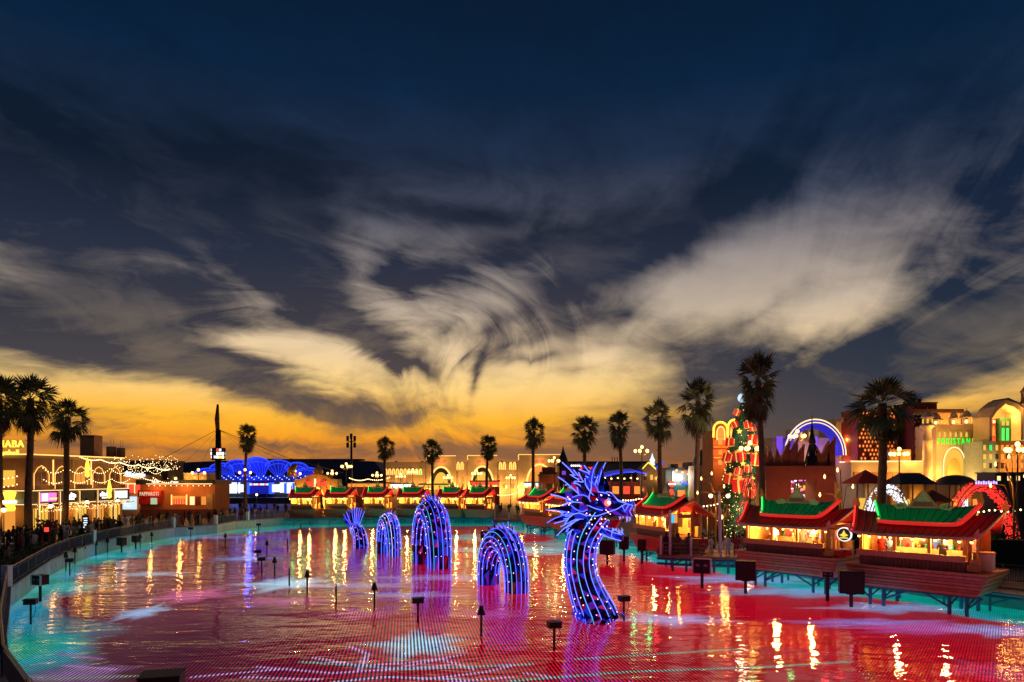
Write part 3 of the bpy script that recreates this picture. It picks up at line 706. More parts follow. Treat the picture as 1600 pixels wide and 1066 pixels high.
def fin(parent, base, tip, side, w=.35, th=.05, strip=True, mats=None, bend=.25):
    """one curved blade of the mane or a back fin, with a strip along its edge"""
    b, t, s = Vector(base), Vector(tip), Vector(side).normalized(); L = (t-b).length; mid = (b+t)/2+s*L*bend
    nrm = (t-b).cross(s).normalized()*th
    curve = [b.lerp(mid, u).lerp(mid.lerp(t, u), u) for u in (0, .25, .5, .75, 1)]
    ws = [w*.55, w, w*.85, w*.5, .01]
    L_ = [c+s*x*.5 for c, x in zip(curve, ws)]; R_ = [c-s*x*.5 for c, x in zip(curve, ws)]
    m = MB()
    for i in range(4):
        f = rd.choices(range(len(FM)), [4, 4, 4, 6, 3, .6, 3, .3, 6, 5, .8])[0]; m.m = f
        ridge0, ridge1 = curve[i]+nrm*2, curve[i+1]+nrm*2
        m.q([L_[i], ridge0, ridge1, L_[i+1]]); m.q([ridge0, R_[i], R_[i+1], ridge1]); m.q([R_[i]-nrm, L_[i]-nrm, L_[i+1]-nrm, R_[i+1]-nrm]); m.q([L_[i]-nrm, L_[i], L_[i+1], L_[i+1]-nrm]); m.q([R_[i], R_[i]-nrm, R_[i+1]-nrm, R_[i+1]])
    o = m.build('mane_blade', FM, parent)
    if strip: MB().tube([p-Vector((0, .05, 0)) for p in (R_ if rd.random() < .5 else L_)], .028, 4).build('light_strip', rd.choice((M_strip, M_strip, M_strip2)), o)
    return o
D0 = (4.65, 39.7, 0)
def dragon_head():
    t = thing('dragon_neck_and_head', 'dragon head with open jaws and red eyes on a curved blue neck of light strips', 'dragon sculpture', D0)
    cl = [(.35, 0, -.4), (.2, 0, .2), (-.15, 0, .9), (-.45, 0, 1.7), (-.66, 0, 2.5), (-.72, 0, 3.3), (-.62, 0, 4.1), (-.38, 0, 4.8), (0, -.05, 5.4), (.35, -.1, 5.9)]
    pts = []
    for i in range(len(cl)-1):
        for k in range(2): pts.append(Vector(cl[i]).lerp(Vector(cl[i+1]), k/2))
    pts.append(Vector(cl[-1]))
    pts = [pts[0]]+[(pts[i-1]+pts[i]*2+pts[i+1])/4 for i in range(1, len(pts)-1)]+[pts[-1]]
    N = len(pts); rads = [1.22-.34*min(1, i/7) + (.12*max(0, (i-12)/6)) for i in range(N)]
    body(t, pts, rads, 15, 16, .021)
    # base skirt at the water
    sk = MB()
    for k in range(16):
        a = 2*pi*k/16; p = Vector((.3+1.25*cos(a), 1.25*sin(a), .35)); q = Vector((.35+1.6*cos(a+.15), 1.5*sin(a+.15), -.05)); r = Vector((.35+1.5*cos(a+.4), 1.4*sin(a+.4), .05))
        sk.m = rd.choice((3, 8, 0)); sk.q([p, q, r]); sk.q([r, q, p])
    sk.build('base_skirt', FM, t)
    # ---- skull: facing right and a little towards the camera
    hd = Vector((.93, -.37, 0)).normalized(); sd = Vector((.37, .93, 0)).normalized()   # forward, far side
    O = Vector((.35, -.1, 6.1))
    def W(f, s, z): return O+hd*f+sd*s+Vector((0, 0, z))
    def loft(rings, name, wts):
        m = MB(); n = len(rings[0])
        for i in range(len(rings)-1):
            for k in range(n):
                a, b, c, d = rings[i][k], rings[i][(k+1) % n], rings[i+1][(k+1) % n], rings[i+1][k]
                m.m = rd.choices(range(len(FM)), wts)[0]; m.q([a, b, c]); m.m = rd.choices(range(len(FM)), wts)[0]; m.q([a, c, d])
        m.m = 3; m.q(list(reversed(rings[0]))); m.q(rings[-1])
        return m.build(name, FM, t)
    wts = [4, 3, 3, 8, 2, .3, 2, .2, 9, 4, .8]
    def ring(f, w, zb, zt, n=8, tilt=0):
        return [W(f+tilt*sin(2*pi*k/n), w*cos(2*pi*k/n), (zb+zt)/2+(zt-zb)/2*sin(2*pi*k/n)) for k in range(n)]
    sk_ = loft([ring(-1.0, .7, -.9, .5), ring(-.5, 1.0, -.9, 1.0), ring(.1, 1.02, -.7, 1.15), ring(.6, .85, -.45, .9), ring(1.05, .6, -.35, .45), ring(1.5, .55, -.38, .32), ring(1.85, .58, -.4, .42), ring(2.1, .35, -.3, .3)], 'skull', wts)
    jaw = loft([ring(-.5, .6, -1.3, -.8), ring(.1, .62, -1.35, -.85), ring(.6, .52, -1.5, -1.05), ring(1.1, .42, -1.72, -1.25), ring(1.45, .2, -1.75, -1.38)], 'lower_jaw', wts)
    mouth = MB().add([W(.0, -.45, -.8), W(1.4, -.35, -.5), W(1.4, .35, -.5), W(0, .45, -.8), W(1.0, -.3, -1.1), W(1.0, .3, -1.1)], [(0, 4, 5, 3), (0, 1, 4), (1, 2, 5, 4), (3, 5, 2)])
    mouth.build('tongue', FM[5], t)
    for s in (-1, 1):
        for f, z, l in ((1.75, -.36, -.34), (1.35, -.36, -.2), (1.3, -1.32, .3), (.95, -1.18, .18)):
            b = W(f, s*.38, z); MB().tube([b, b+Vector((0, 0, l*.6))+hd*.03, b+Vector((0, 0, l))-hd*.05], [.08, .05, .005], 5).build('tooth', em('tooth_lit', (.35, .4, 1), .7, base=(.4, .4, .5)), t)
        e = W(.75, s*.78, .42); MB().ball(e, .19, 8, 6).build('eye', em('eye_red', (1, .05, .03), 6), t)
        MB().ball(e+hd*.05-sd*.0+Vector((0, -.17, .02)), .085, 6, 5).build('eye_core', em('eye_core', (1, .7, .6), 8), t)
        # brow, nostril, ear/horn
        MB().tube([W(.2, s*.95, .75), W(.7, s*.92, .78), W(1.1, s*.65, .55), W(1.35, s*.5, .4)], [.06, .16, .12, .04], 5, True, False).build('brow', FM[3], t)
        MB().ball(W(1.92, s*.34, .36), .16, 6, 4).build('nostril', FM[8], t)
        hn = [W(.0, s*.6, .95), W(-.2, s*.85, 1.7), W(-.05, s*.95, 2.3), W(.2, s*.9, 2.75)]
        MB().tube(hn, [.26, .2, .12, .01], 6, True, False).build('horn', FM[8], t)
        MB().tube([p+Vector((0, -.2, 0)) for p in hn], .024, 4).build('light_strip', M_strip, t)
        # outline strips on the face
        for cu in ([W(-.6, s*1.02, -.3), W(.2, s*1.06, -.32), W(.8, s*.9, -.1), W(1.3, s*.62, .1), W(1.75, s*.62, .38), W(2.08, s*.38, .3)], [W(2.1, s*.36, .28), W(1.95, s*.58, -.05), W(2.05, s*.36, -.32)], [W(1.5, s*.6, .3), W(1.7, s*.62, -.05), W(1.9, s*.6, .3)],
                   [W(-.3, s*.66, -.9), W(.5, s*.6, -1.05), W(1.1, s*.46, -1.3), W(1.45, s*.22, -1.4)], [W(.2, s*.64, -1.3), W(.8, s*.5, -1.58), W(1.4, s*.25, -1.75)], [W(.95, s*.48, -1.1), W(.9, s*.52, -1.5), W(1.15, s*.46, -1.7)],
                   [W(-.4, s*1.0, .3), W(.1, s*1.07, .1), W(.5, s*.95, .0)], [W(.0, s*.8, 1.05), W(.6, s*.6, .98), W(1.1, s*.3, .55), W(1.6, s*.2, .4)], [W(-.2, s*.65, -.85), W(.1, s*.7, -.6), W(.4, s*.75, -.35)]):
            MB().tube(cu, .024, 4).build('light_strip', M_strip, t)
    # ---- mane: blades sweeping back and up in layers
    rr = random.Random(5)
    for layer in range(4):
        for k in range(17):
            a = radians(-75+k*14+rr.uniform(-6, 6))         # -62 (down, under the cheek) .. 145 (over the crown)
            L = (1.25, 1.6, 1.9, 1.2)[layer]*rr.uniform(.7, 1.15)
            if 60 < math.degrees(a) < 120: L *= 1.1
            s = (-1.0, -.5, .15, .75)[layer]*1.05+rr.uniform(-.15, .15)
            f0 = -.35-.12*layer if layer < 3 else -.2
            b = W(f0+.35*max(0, sin(a)), s, .05+.75*sin(a))
            # direction in the forward/up plane: back, swept up
            ex = -cos(a*.75)*1.0-.15; ez = sin(a*.8)*.9+.1
            dr = (hd*ex+Vector((0, 0, ez))+sd*s*.35).normalized()
            tip = b+dr*L
            side = dr.cross(sd).normalized()
            if side.z < 0: side = -side
            if rr.random() < .25: side = -side
            fin(t, b, tip, side, rr.uniform(.32, .55), .03, rr.random() < .7, None, rr.uniform(.2, .42))
    # tall crest and long whiskers
    for b, tip in ((W(-.5, -.2, 1.0), Vector((-1.75, 0, 8.85))), (W(-.4, -.5, 1.1), Vector((-1.1, -.3, 8.4))), (W(-.2, .1, 1.2), Vector((-.2, 0, 8.35))), (W(-.7, -.4, .7), Vector((-2.0, -.2, 8.0))), (W(-.9, -.5, .4), Vector((-2.45, -.3, 7.0))), (W(-1, -.5, -.2), Vector((-2.7, -.3, 6.1))), (W(-1, -.6, -.5), Vector((-2.65, -.5, 5.35))), (W(-.9, -.6, -.8), Vector((-2.1, -.6, 4.6)))):
        fin(t, b, tip, (0, 0, 1) if abs(tip.x+2.3) < .5 else (1, 0, .3), .36, .03, True, None, .16)
    for k in range(9):
        a = radians(-100+k*22); b = W(-.55, -.85, -.55)+Vector((0, 0, 0)); L = rr.uniform(1.3, 2.0)
        e = b-hd*L*abs(cos(a*.5))*.95+Vector((0, -.25, L*.45*sin(a*.6)-.35))
        MB().tube([b, b.lerp(e, .5)+Vector((0, -.1, .15)), e], .024, 4).build('light_strip', M_strip, t)
    pb = MB()
    for k in range(60):
        pb.ball(W(rr.uniform(-1.6, 1.0), rr.choice((-1, -1, 1))*rr.uniform(.7, 1.05)-.1, rr.uniform(-1.0, 1.0)), .034, 4, 3)
    stuff(pb.build('point_lights', M_pt, t))
    lamp(t, (2.0, -2.2, 5.2), 60, (.15, .2, 1), .3)
    return t
dragon_head()
def hump(cx, cy, az, span, top, r, label, fins=9, n=14, white=()):
    t = thing('dragon_hump', label, 'dragon sculpture', (cx, cy, 0), az, 'humps of the light-strip dragon')
    N = 22; pts = []; R = span/2-r*.9
    for i in range(N+1):
        a = pi*i/N; zz = (top-r)*abs(sin(a))**.8; pts.append((R*cos(a)*(1.0), 0, zz-.25 if 0 < i < N else -.6))
    rads = [r*(.88+.14*sin(pi*i/N)) for i in range(N+1)]
    body(t, pts, rads, n, 16, .021, True, white)
    for k in range(fins):
        a = pi*(.22+.56*k/(fins-1)); p = Vector(((R+r)*cos(a), 0, (top)*abs(sin(a))**.85-.25)); dirn = Vector((cos(a)*.6+.5, 0, sin(a)*.8)).normalized()
        for s in (-1, 1):
            b = p+Vector((0, s*.25*r, -.15)); fin(t, b, b+dirn*r*rd.uniform(.5, .8)+Vector((0, s*.2, 0)), (1, 0, -.4), r*.3, .02, True, None, .2)
    return t
AZ = atan2(.87, -.5)
hump(-.75, 51.2, AZ, 6.0, 4.45, .92, 'dragon hump of blue light strips nearest to the head, with an open loop', 8)
hump(-7.6, 64.2, AZ, 6.0, 6.1, 1.15, 'tallest and widest dragon hump of blue light strips, third from the head', 9)
hump(-13.2, 73.0, AZ, 4.6, 4.3, .8, 'narrow dragon hump of blue light strips beside the tail', 7, 12, (3, 9))
def tail():
    t = thing('dragon_tail', 'dragon tail tip of blue light strips with raised fins, farthest from the head', 'dragon sculpture', (-18.5, 81.5, 0), AZ)
    pts = [(-1.6, 0, -.6), (-1.4, 0, .5), (-.9, 0, 1.4), (-.1, 0, 1.7), (.7, 0, 1.4), (1.2, 0, 1.7), (1.6, 0, 2.4)]
    P2 = []
    for i in range(len(pts)-1):
        for k in range(3): P2.append(Vector(pts[i]).lerp(Vector(pts[i+1]), k/3))
    body(t, P2, [.85-.5*i/len(P2) for i in range(len(P2))], 12, 10, .021)
    for k in range(9):
        a = radians(50+k*11); b = Vector((1.3, (k-4)*.12, 2.0)); fin(t, b, b+Vector((cos(a)*1.4, (k-4)*.28, sin(a)*2.3)), (0, 1, 0), .4, .03, True, None, .12)
        if k < 6:
            b = Vector((-1.0+k*.35, 0, 1.9)); fin(t, b, b+Vector((.3, (-1)**k*.2, .7)), (1, 0, 0), .25, .02)
tail()
# ---------------------------------------------------------------- fan palms
M_bark = pm('palm_bark', (.17, .10, .06), .8, 0, .4, 3, .5, 14); M_frond = pm('palm_frond', (.12, .15, .05), .5, 0, .35, 2); M_dead = pm('palm_dead_frond', (.10, .07, .035), .7, 0, .3, 2)
def make_palm(seed, h, cr, label, lean=.3, skirt=1.0):
    cr *= .92
    r = random.Random(seed)
    t = thing('palm_tree', label, 'palm tree', group='fan palms')
    m = MB(); pts = []; rad = []
    n = 26
    for i in range(n+1):
        u = i/n; pts.append((lean*u*u+.06*sin(u*7+seed), .05*sin(u*5+seed*2), h*u-.2)); rad.append((.34-.10*u+.16*max(0, (.12-u)/.12)+(.05*max(0, (u-.8)/.2)))*(1+.07*(i % 2)))
    m.tube(pts, rad, 9); m.build('trunk', M_bark, t)
    top = Vector(pts[-1])
    bo = MB()                                     # cut leaf bases under the crown
    for k in range(60):
        u = r.uniform(.72, .98); a = r.uniform(0, 2*pi); i = int(u*n); p = Vector(pts[i]); o = Vector((cos(a), sin(a), .6)); s_ = Vector((-sin(a), cos(a), 0))
        b = p+Vector((cos(a), sin(a), 0))*rad[i]*.8; e = b+o*r.uniform(.2, .45)
        bo.q([b-s_*.09, b+s_*.09, e+s_*.04, e-s_*.04])
    bo.build('leaf_bases', M_bark, t)
    g = MB()
    def leaf(base, dirn, plen, fr, droop, dead=False):
        g.m = 1 if dead else 0
        d = Vector(dirn).normalized(); side = d.cross(Vector((0, 0, 1)))
        side = side.normalized() if side.length > .05 else Vector((1, 0, 0)); up = side.cross(d); ro = r.uniform(-1.2, 1.2); side = side*cos(ro)+up*sin(ro); up = side.cross(d)
        end = base+d*plen+Vector((0, 0, -droop*plen*.4))
        g.add([base-side*.035, base+side*.035, end+side*.025, end-side*.025], [(0, 1, 2, 3)])
        d2 = (end-base).normalized(); d2 = (d2+Vector((0, 0, -droop*.55))).normalized(); side = (side-d2*side.dot(d2)).normalized(); up = side.cross(d2)
        nb = 15
        for k in range(nb):
            a = radians((-80+160*k/(nb-1))*(1.25 if dead else 1)+r.uniform(-4, 4)); L = fr*(.72+.34*cos(a*.8))*r.uniform(.85, 1.1)
            v = d2*cos(a)+side*sin(a); w = up*(-.1*abs(sin(a)))
            p1 = end+(v+w)*L*.55; p2 = end+(v+w)*L+Vector((0, 0, -L*(.08+.4*droop)*r.uniform(.5, 1.3)))
            q = (d2*-sin(a)+side*cos(a))*fr*.055
            g.add([end, p1+q, p2, p1-q], [(0, 1, 2, 3)])
    nl = 40
    for k in range(nl):
        u = k/nl; el = radians(90-150*u+r.uniform(-12, 12)); a = k*2.39996+r.uniform(-.3, .3)
        dv = (cos(a)*cos(el), sin(a)*cos(el), sin(el))
        leaf(top+Vector((0, 0, .2-.9*u)), dv, cr*r.choice((.25, .4, .55, .62))*r.uniform(.85, 1.1), cr*r.uniform(.5, .66), max(0, u-.35)*1.3+.02)
    for k in range(int(12*skirt)):                # hanging dead skirt
        a = r.uniform(0, 2*pi); el = radians(r.uniform(-80, -45))
        leaf(top+Vector((0, 0, -.9-.6*r.random())), (cos(a)*cos(el), sin(a)*cos(el), sin(el)), cr*.45, cr*.4, .9, True)
    g.build('crown', [M_frond, M_dead], t)
    return t
palms = [make_palm(1, 15.3, 2.5, 'x', .35, 1.2), make_palm(2, 15.0, 2.35, 'x', -.3, .8), make_palm(3, 14.6, 2.6, 'x', .15, 1.0)]
PL = [(-3, 604, 75, 0, 1.25, 'fan palm cut off by the left edge of the photo'), (45, 604, 79, 2, 1.22, 'tall fan palm in front of the restaurant corner on the left'), (102, 637, 86, 1, 1.15, 'drooping fan palm in front of the lit shop row on the left'),
      (383, 671, 150, 0, 1.05, 'lone fan palm between the dark mast and the blue stage'), (600, 690, 150, 1, 1.05, 'fan palm right of the floodlight mast'), (676, 694, 152, 2, 1.0, 'fan palm in front of the leftmost lit portal'), (760, 687, 146, 0, .98, 'fan palm in front of the middle lit portal'),
      (832, 663, 126, 1, 1.0, 'fan palm in front of the rightmost lit portal'), (912, 661, 120, 2, 1.12, 'fan palm directly above the dragon head'), (971, 654, 108, 0, .95, 'fan palm just right of the dragon head'), (1032, 637, 94, 1, 1.0, 'fan palm left of the tall bushy palm beside the orange house'),
      (1089, 609, 77, 2, .98, 'fan palm standing left of the orange house and the gift tree'), (1191, 572, 60, 0, .88, 'tallest fan palm, right beside the gift tree'), (1377, 611, 60, 2, 1.18, 'bushy fan palm behind the nearest whole kiosk')]
used = set()
for px, py, d, v, s, lb in PL:
    src = palms[v]; o = src if v not in used else tree_copy(src); used.add(v)
    hz = PZ(py, d)-DECK; base = (15.3, 15.0, 14.6)[v]+1.0
    place(o, (PX(px, d), d, DECK), random.uniform(0, 6.28), lb, 'fan palms', (s, s, hz/base))
# ---------------------------------------------------------------- people
SKIN = pm('skin', (.42, .24, .15), .6, 0, .08); HAIR = pm('hair_dark', (.015, .01, .008), .5)
CLOTH = [pm('cloth_'+n, c, .85, 0, .15, 6) for n, c in (('black', (.012, .012, .014)), ('navy', (.02, .025, .07)), ('grey', (.13, .13, .13)), ('white', (.6, .58, .55)), ('brown', (.12, .07, .04)), ('red', (.4, .02, .03)), ('tan', (.35, .24, .14)), ('olive', (.06, .07, .03)), ('denim', (.04, .07, .14)))]
def person_mesh(pose):
    """skeleton of joints grown into one skin, coloured by height"""
    V = [(0, 0, .95), (0, 0, 1.15), (0, -.01, 1.38), (0, 0, 1.50), (0, -.02, 1.58), (0, -.02, 1.72)]
    R = [.19, .18, .20, .075, .10, .10]
    E = [(0, 1), (1, 2), (2, 3), (3, 4), (4, 5)]
    def chain(parent, pts, rs):
        p = parent
        for q, r_ in zip(pts, rs): V.append(q); R.append(r_); E.append((p, len(V)-1)); p = len(V)-1
    st = {'stand': (0, 0), 'walk': (.22, -.2), 'sit': (0, 0), 'carry': (.03, -.05), 'phone': (0, .05)}[pose]
    for s, dy in ((-1, st[0]), (1, st[1])):
        if pose == 'sit': chain(0, [(s*.1, -.05, .92), (s*.12, -.42, .92), (s*.12, -.42, .5), (s*.12, -.52, .44)], [.105, .08, .05, .045])
        else: chain(0, [(s*.10, 0, .88), (s*.12, -dy*.5-.02, .49), (s*.13, dy*.3 if dy < 0 else -dy, .09), (s*.14, (dy*.3 if dy < 0 else -dy)-.14, .04)], [.13, .095, .07, .055])
        if pose in ('carry', 'phone') and (pose == 'carry' or s > 0): arm = [(s*.2, 0, 1.42), (s*.25, -.02, 1.13), (s*.17, -.27, 1.18 if pose == 'carry' else 1.33), (s*.15, -.33, 1.2 if pose == 'carry' else 1.38)]
        else: arm = [(s*.2, 0, 1.42), (s*.25, .03+dy*.2, 1.13), (s*.26, -.06-dy*.4, .88), (s*.25, -.09-dy*.4, .8)]
        chain(2, arm, [.085, .065, .05, .045])
    me = bpy.data.meshes.new('person'); me.from_pydata(V, E, [])
    o = bpy.data.objects.new('person', me); COL.objects.link(o)
    sk = o.modifiers.new('s', 'SKIN'); sk.use_smooth_shade = True
    for i, sv in enumerate(me.skin_vertices[0].data): sv.radius = (R[i], R[i]*(.72 if i in (0, 1, 2) else 1)); sv.use_root = i == 0
    o.modifiers.new('u', 'SUBSURF').levels = 1
    dg = bpy.context.evaluated_depsgraph_get(); out = bpy.data.meshes.new_from_object(o.evaluated_get(dg))
    bpy.data.objects.remove(o); bpy.data.meshes.remove(me)
    for p in out.polygons:
        c = p.center; z = c.z
        hand = abs(c.x) > .18 and z < .9 or (c.y < -.24 and z > 1.0)
        p.material_index = 2 if (z > 1.47 or hand) and pose != 'sit' or z > 1.47 else (1 if (z < .97 and abs(c.x) < .2) or (pose == 'sit' and z < 1.0) else 0)
    return out
HAIRM = MB().lathe([(.001, .13), (.07, .11), (.105, .03), (.112, -.04), (.09, -.12), (.06, -.14)], 8).mesh('hair', [HAIR])
BODY = {p: person_mesh(p) for p in ('stand', 'walk', 'sit', 'carry', 'phone')}
CL = {}
rp = random.Random(21)
def person(x, y, z, rz, label, group=None, pose='stand', top=None, bot=None, sc=1.0):
    top = rp.choice((0, 0, 0, 1, 2, 2, 3, 4, 6, 7)) if top is None else top; bot = rp.choice((0, 0, 1, 8, 2)) if bot is None else bot
    k = (pose, top, bot)
    if k not in CL:
        m = BODY[pose].copy(); m.materials.clear()
        for a in (CLOTH[top], CLOTH[bot], SKIN): m.materials.append(a)
        CL[k] = m
    o = link('person', CL[k], None, (x, y, z)); o.rotation_euler = (0, 0, rz); s = sc*rp.uniform(.92, 1.05); o.scale = (s*1.1, s*1.1, s); tag(o, label, 'person', group)
    link('hair', HAIRM, o, (0, .015, 1.70)); return o
def shore_ring(off, y0, y1, side):
    """points outside the pool at distance off from the bank"""
    out = []
    for i in range(len(SHORE)-1):
        (ax, ay), (bx, by) = SHORE[i], SHORE[i+1]
        if side*(ax+bx) < 0 or not (y0 < (ay+by)/2 < y1): continue
        dx, dy = bx-ax, by-ay; L = sqrt(dx*dx+dy*dy)
        out.append((ax, ay, bx, by, -dy/L, dx/L, L))
    return out
COLN = ['black', 'navy', 'grey', 'white', 'brown', 'red', 'tan', 'olive', 'denim']
def crowd(n, y0, y1, side, off0, off1, where, grp, pool=(0, 0, 0, 1, 2, 2, 3, 3, 4, 5, 6, 6, 7)):
    segs = shore_ring(0, y0, y1, side); tot = sum(s[6] for s in segs)
    for k in range(n):
        u = rp.random()*tot
        for s in segs:
            if u <= s[6]: break
            u -= s[6]
        o = off0+(off1-off0)*rp.random()**.8; tt = u/s[6]; top = rp.choice(pool)
        x, y = s[0]+(s[2]-s[0])*tt+s[4]*o, s[1]+(s[3]-s[1])*tt+s[5]*o
        person(x, y, DECK, rp.uniform(0, 6.28), f'person in {"an" if top == 7 else "a"} {COLN[top]} top {where}', grp, rp.choice(('stand', 'walk', 'stand', 'phone', 'carry')), top)
crowd(150, 52, 100, -1, 1.6, 10, 'in the crowd on the left promenade', 'crowd on the left promenade')
crowd(26, 98, 116, -1, 1.5, 9, 'on the far left quay by the orange kiosks', 'people on the far left quay')
for k in range(34):
    top = rp.choice((0, 0, 1, 2, 3, 4)); x = rp.uniform(-58, -30); y = rp.uniform(124, 148)
    person(x, y, DECK, rp.uniform(0, 6), f'person in a {COLN[top]} top on the plaza before the blue stage', 'people on the plaza before the stage', rp.choice(('stand', 'walk')), top)
for k in range(24):
    top = rp.choice((0, 0, 1, 2, 3, 4)); x = rp.uniform(-30, 2); y = rp.uniform(126, 140)
    person(x, y, DECK, rp.uniform(0, 6), f'person in a {COLN[top]} top behind the far bank kiosks', 'people behind the far bank kiosks', rp.choice(('stand', 'walk')), top)
for k in range(26):
    top = rp.choice((0, 0, 0, 1, 2, 4, 7)); x = rp.uniform(18.5, 30); y = rp.uniform(65.5, 74)
    person(x, y, DECK+.02, rp.uniform(0, 6), f'person in {"an" if top == 7 else "a"} {COLN[top]} top behind the railed platform', 'crowd behind the railed platform', rp.choice(('stand', 'walk', 'phone')), top)
for i, (x, y, top, bot, pose, lb) in enumerate([(13.9, 61.6, 0, 0, 'stand', 'person in black standing at the left end of the railed platform'), (14.8, 61.4, 4, 0, 'phone', 'person in brown next to the left post of the railed platform'), (16.1, 62.2, 2, 1, 'stand', 'person in grey in the middle of the railed platform'), (17.0, 60.9, 5, 5, 'stand', 'person in a red robe leaning at the platform railing'),
                                                (17.7, 60.8, 3, 0, 'carry', 'person in white and black beside the red robe on the platform'), (19.0, 60.2, 3, 2, 'stand', 'person in a white shirt near the right end of the platform'), (19.7, 60.0, 5, 5, 'carry', 'person in a long red dress at the right end of the platform'), (20.3, 60.2, 6, 2, 'stand', 'person in tan beside the long red dress on the platform'), (15.4, 63.2, 0, 0, 'phone', 'person in black behind the platform lamp mast'), (18.3, 62.8, 1, 0, 'walk', 'person in navy walking across the platform')]):
    person(x, y, DECK+.14, rp.uniform(-.6, .6), lb, None, pose, top, bot)
# staff and customers at the near kiosks
for k, x, y, z, rz, top, pose, lb in [(k_near, -1.9, 1.1, 2.41, .4, 1, 'carry', 'worker in navy behind the counter of the nearest whole kiosk'), (k_near, -2.6, 1.9, 2.41, 0, 5, 'stand', 'worker in red at the left end inside the nearest whole kiosk'), (k_near, 1.2, .9, 2.41, 0, 0, 'carry', 'dark-haired worker in black at the right of the nearest kiosk counter'),
                                      (k2, -1.7, 1.2, 2.41, 0, 3, 'carry', 'worker in white behind the counter of the second kiosk'), (k2, .4, 1.4, 2.41, .5, 2, 'stand', 'worker in grey inside the second kiosk by the post'), (k2, 1.5, 1.0, 2.41, 0, 6, 'carry', 'worker in tan at the right end of the second kiosk counter'), (kf, .2, 1.0, 2.41, 0, 3, 'stand', 'worker in white inside the kiosk beside the platform'), (kf, -1.5, 1.0, 2.41, 0, 4, 'carry', 'worker in brown inside the kiosk beside the platform')]:
    p = pos_on(k, x, y, z); person(p[0], p[1], p[2], k.rotation_euler[2]+rz, lb, None, pose, top, 0)
person(30.4, 44.6, DECK, -.5, 'person in black at the yellow food cart on the quay', None, 'carry', 0, 0); person(28.9, 45.2, DECK, 2.0, 'person in white shirt behind the yellow food cart', None, 'stand', 3, 0)
# ---------------------------------------------------------------- buildings round the lagoon
M_sand = pm('sand_render', (.52, .36, .18), .75, 0, .18, .6, .2, 8); M_sand2 = pm('pale_sand_render', (.58, .46, .30), .75, 0, .15, .6, .2, 8); M_tan = pm('tan_render', (.40, .20, .08), .75, 0, .2, .5); M_orng = pm('orange_render', (.55, .17, .05), .7, 0, .15, .7)
M_maroon = pm('maroon_wall', (.16, .025, .02), .65, 0, .2, .7); M_brown = pm('brown_board', (.13, .05, .03), .7, 0, .25, .8); M_slate = pm('slate_roof', (.035, .045, .07), .6, 0, .2, .4); M_navy = pm('navy_roof', (.07, .09, .15), .7, 0, .2, .2)
M_wl = em('line_light_warm', (1, .52, .12), 2.0); M_wl2 = em('line_light_pale', (1, .66, .28), 1.6); M_win = em('window_lit', (1, .36, .05), .85); M_winy = em('window_yellow', (1, .56, .07), .95); M_wing = em('window_green', (.03, .8, .12), 1.3); M_winr = em('window_red', (1, .06, .03), 1.4); M_wino = em('window_orange', (1, .28, .04), 1.2)
M_wind = pm('window_dark', (.03, .028, .03), .15); M_blue = em('blue_glow', (.02, .05, 1), 1.6); M_blue2 = em('blue_glow_dim', (.012, .02, .45), .55, base=(.02, .03, .2)); M_purple = em('purple_glow', (.25, .08, 1), .7, base=(.2, .15, .4)); M_scr = em('screen_white', (.72, .82, 1), 1.4); M_scrb = em('screen_blue', (.03, .10, 1), 1.3); M_pink = em('sign_pink', (1, .15, .55), 1.6); M_wsign = em('sign_white', (1, .92, .8), 2.4); M_ysign = em('sign_yellow', (1, .65, .05), 2.2)
class Bd:
    """a building seen square on: photo pixels are turned into metres at its own distance"""
    def __init__(s, name, label, px, d, cat='building', rz=0, group=None):
        s.pc, s.d = px, d; s.t = thing(name, label, cat, (PX(px, d), d, DECK), rz, group)
    def X(s, px): return (px-s.pc)*s.d/F
    def Z(s, py): return PZ(py, s.d)-DECK
    def blk(s, name, x0, x1, y0, y1, m, a=0, b=6, par=None):
        """pixel box: left, right, top row, bottom row (None = ground); a..b depth behind the front plane"""
        z0 = 0 if y1 is None else s.Z(y1)
        return MB().bb(s.X(x0), s.X(x1), a, b, z0, s.Z(y0)).build(name, m, par or s.t)
    def lin(s, name, pts, m, r=.1, y=-.12, par=None): return MB().tube([(s.X(a), y, s.Z(b)) for a, b in pts], r, 4).build(name, m, par or s.t)
    def arch(s, px, w, ytop, ybot, n=8, pw=.75):
        """pointed arch outline in local x/z"""
        hx = w*s.d/F/2; zt = s.Z(ytop); zb = max(0, s.Z(ybot)) if ybot else 0; sp = zb+(zt-zb)*.5; P = [(-hx, zb), (-hx, sp)]
        for k in range(1, n): u = k/n; P.append((-hx*(1-u**1.5), sp+(zt-sp)*sin(u*pi/2)**pw))
        P.append((0, zt)); c = s.X(px)
        L = [(c+x, z) for x, z in P]; R = [(c-x, z) for x, z in reversed(P[:-1])]
        return L+R
    def aw(s, name, px, w, yt, yb, m, a=-.06, dep=.05, par=None, edge=None, er=.09):
        o = MB().prism(s.arch(px, w, yt, yb), dep, None, a).build(name, m, par or s.t)
        if edge: MB().tube([(x, a-.05, z) for x, z in s.arch(px, w, yt, yb)], er, 4).build('outline_light', edge, o)
        return o
    def up(s, px, py, w, y=-1.6, col=WARM, r=.25): return lamp(s.t, (s.X(px), y, s.Z(py)), w*(1.9 if s.pc > 1190 else 1.25), col, r)
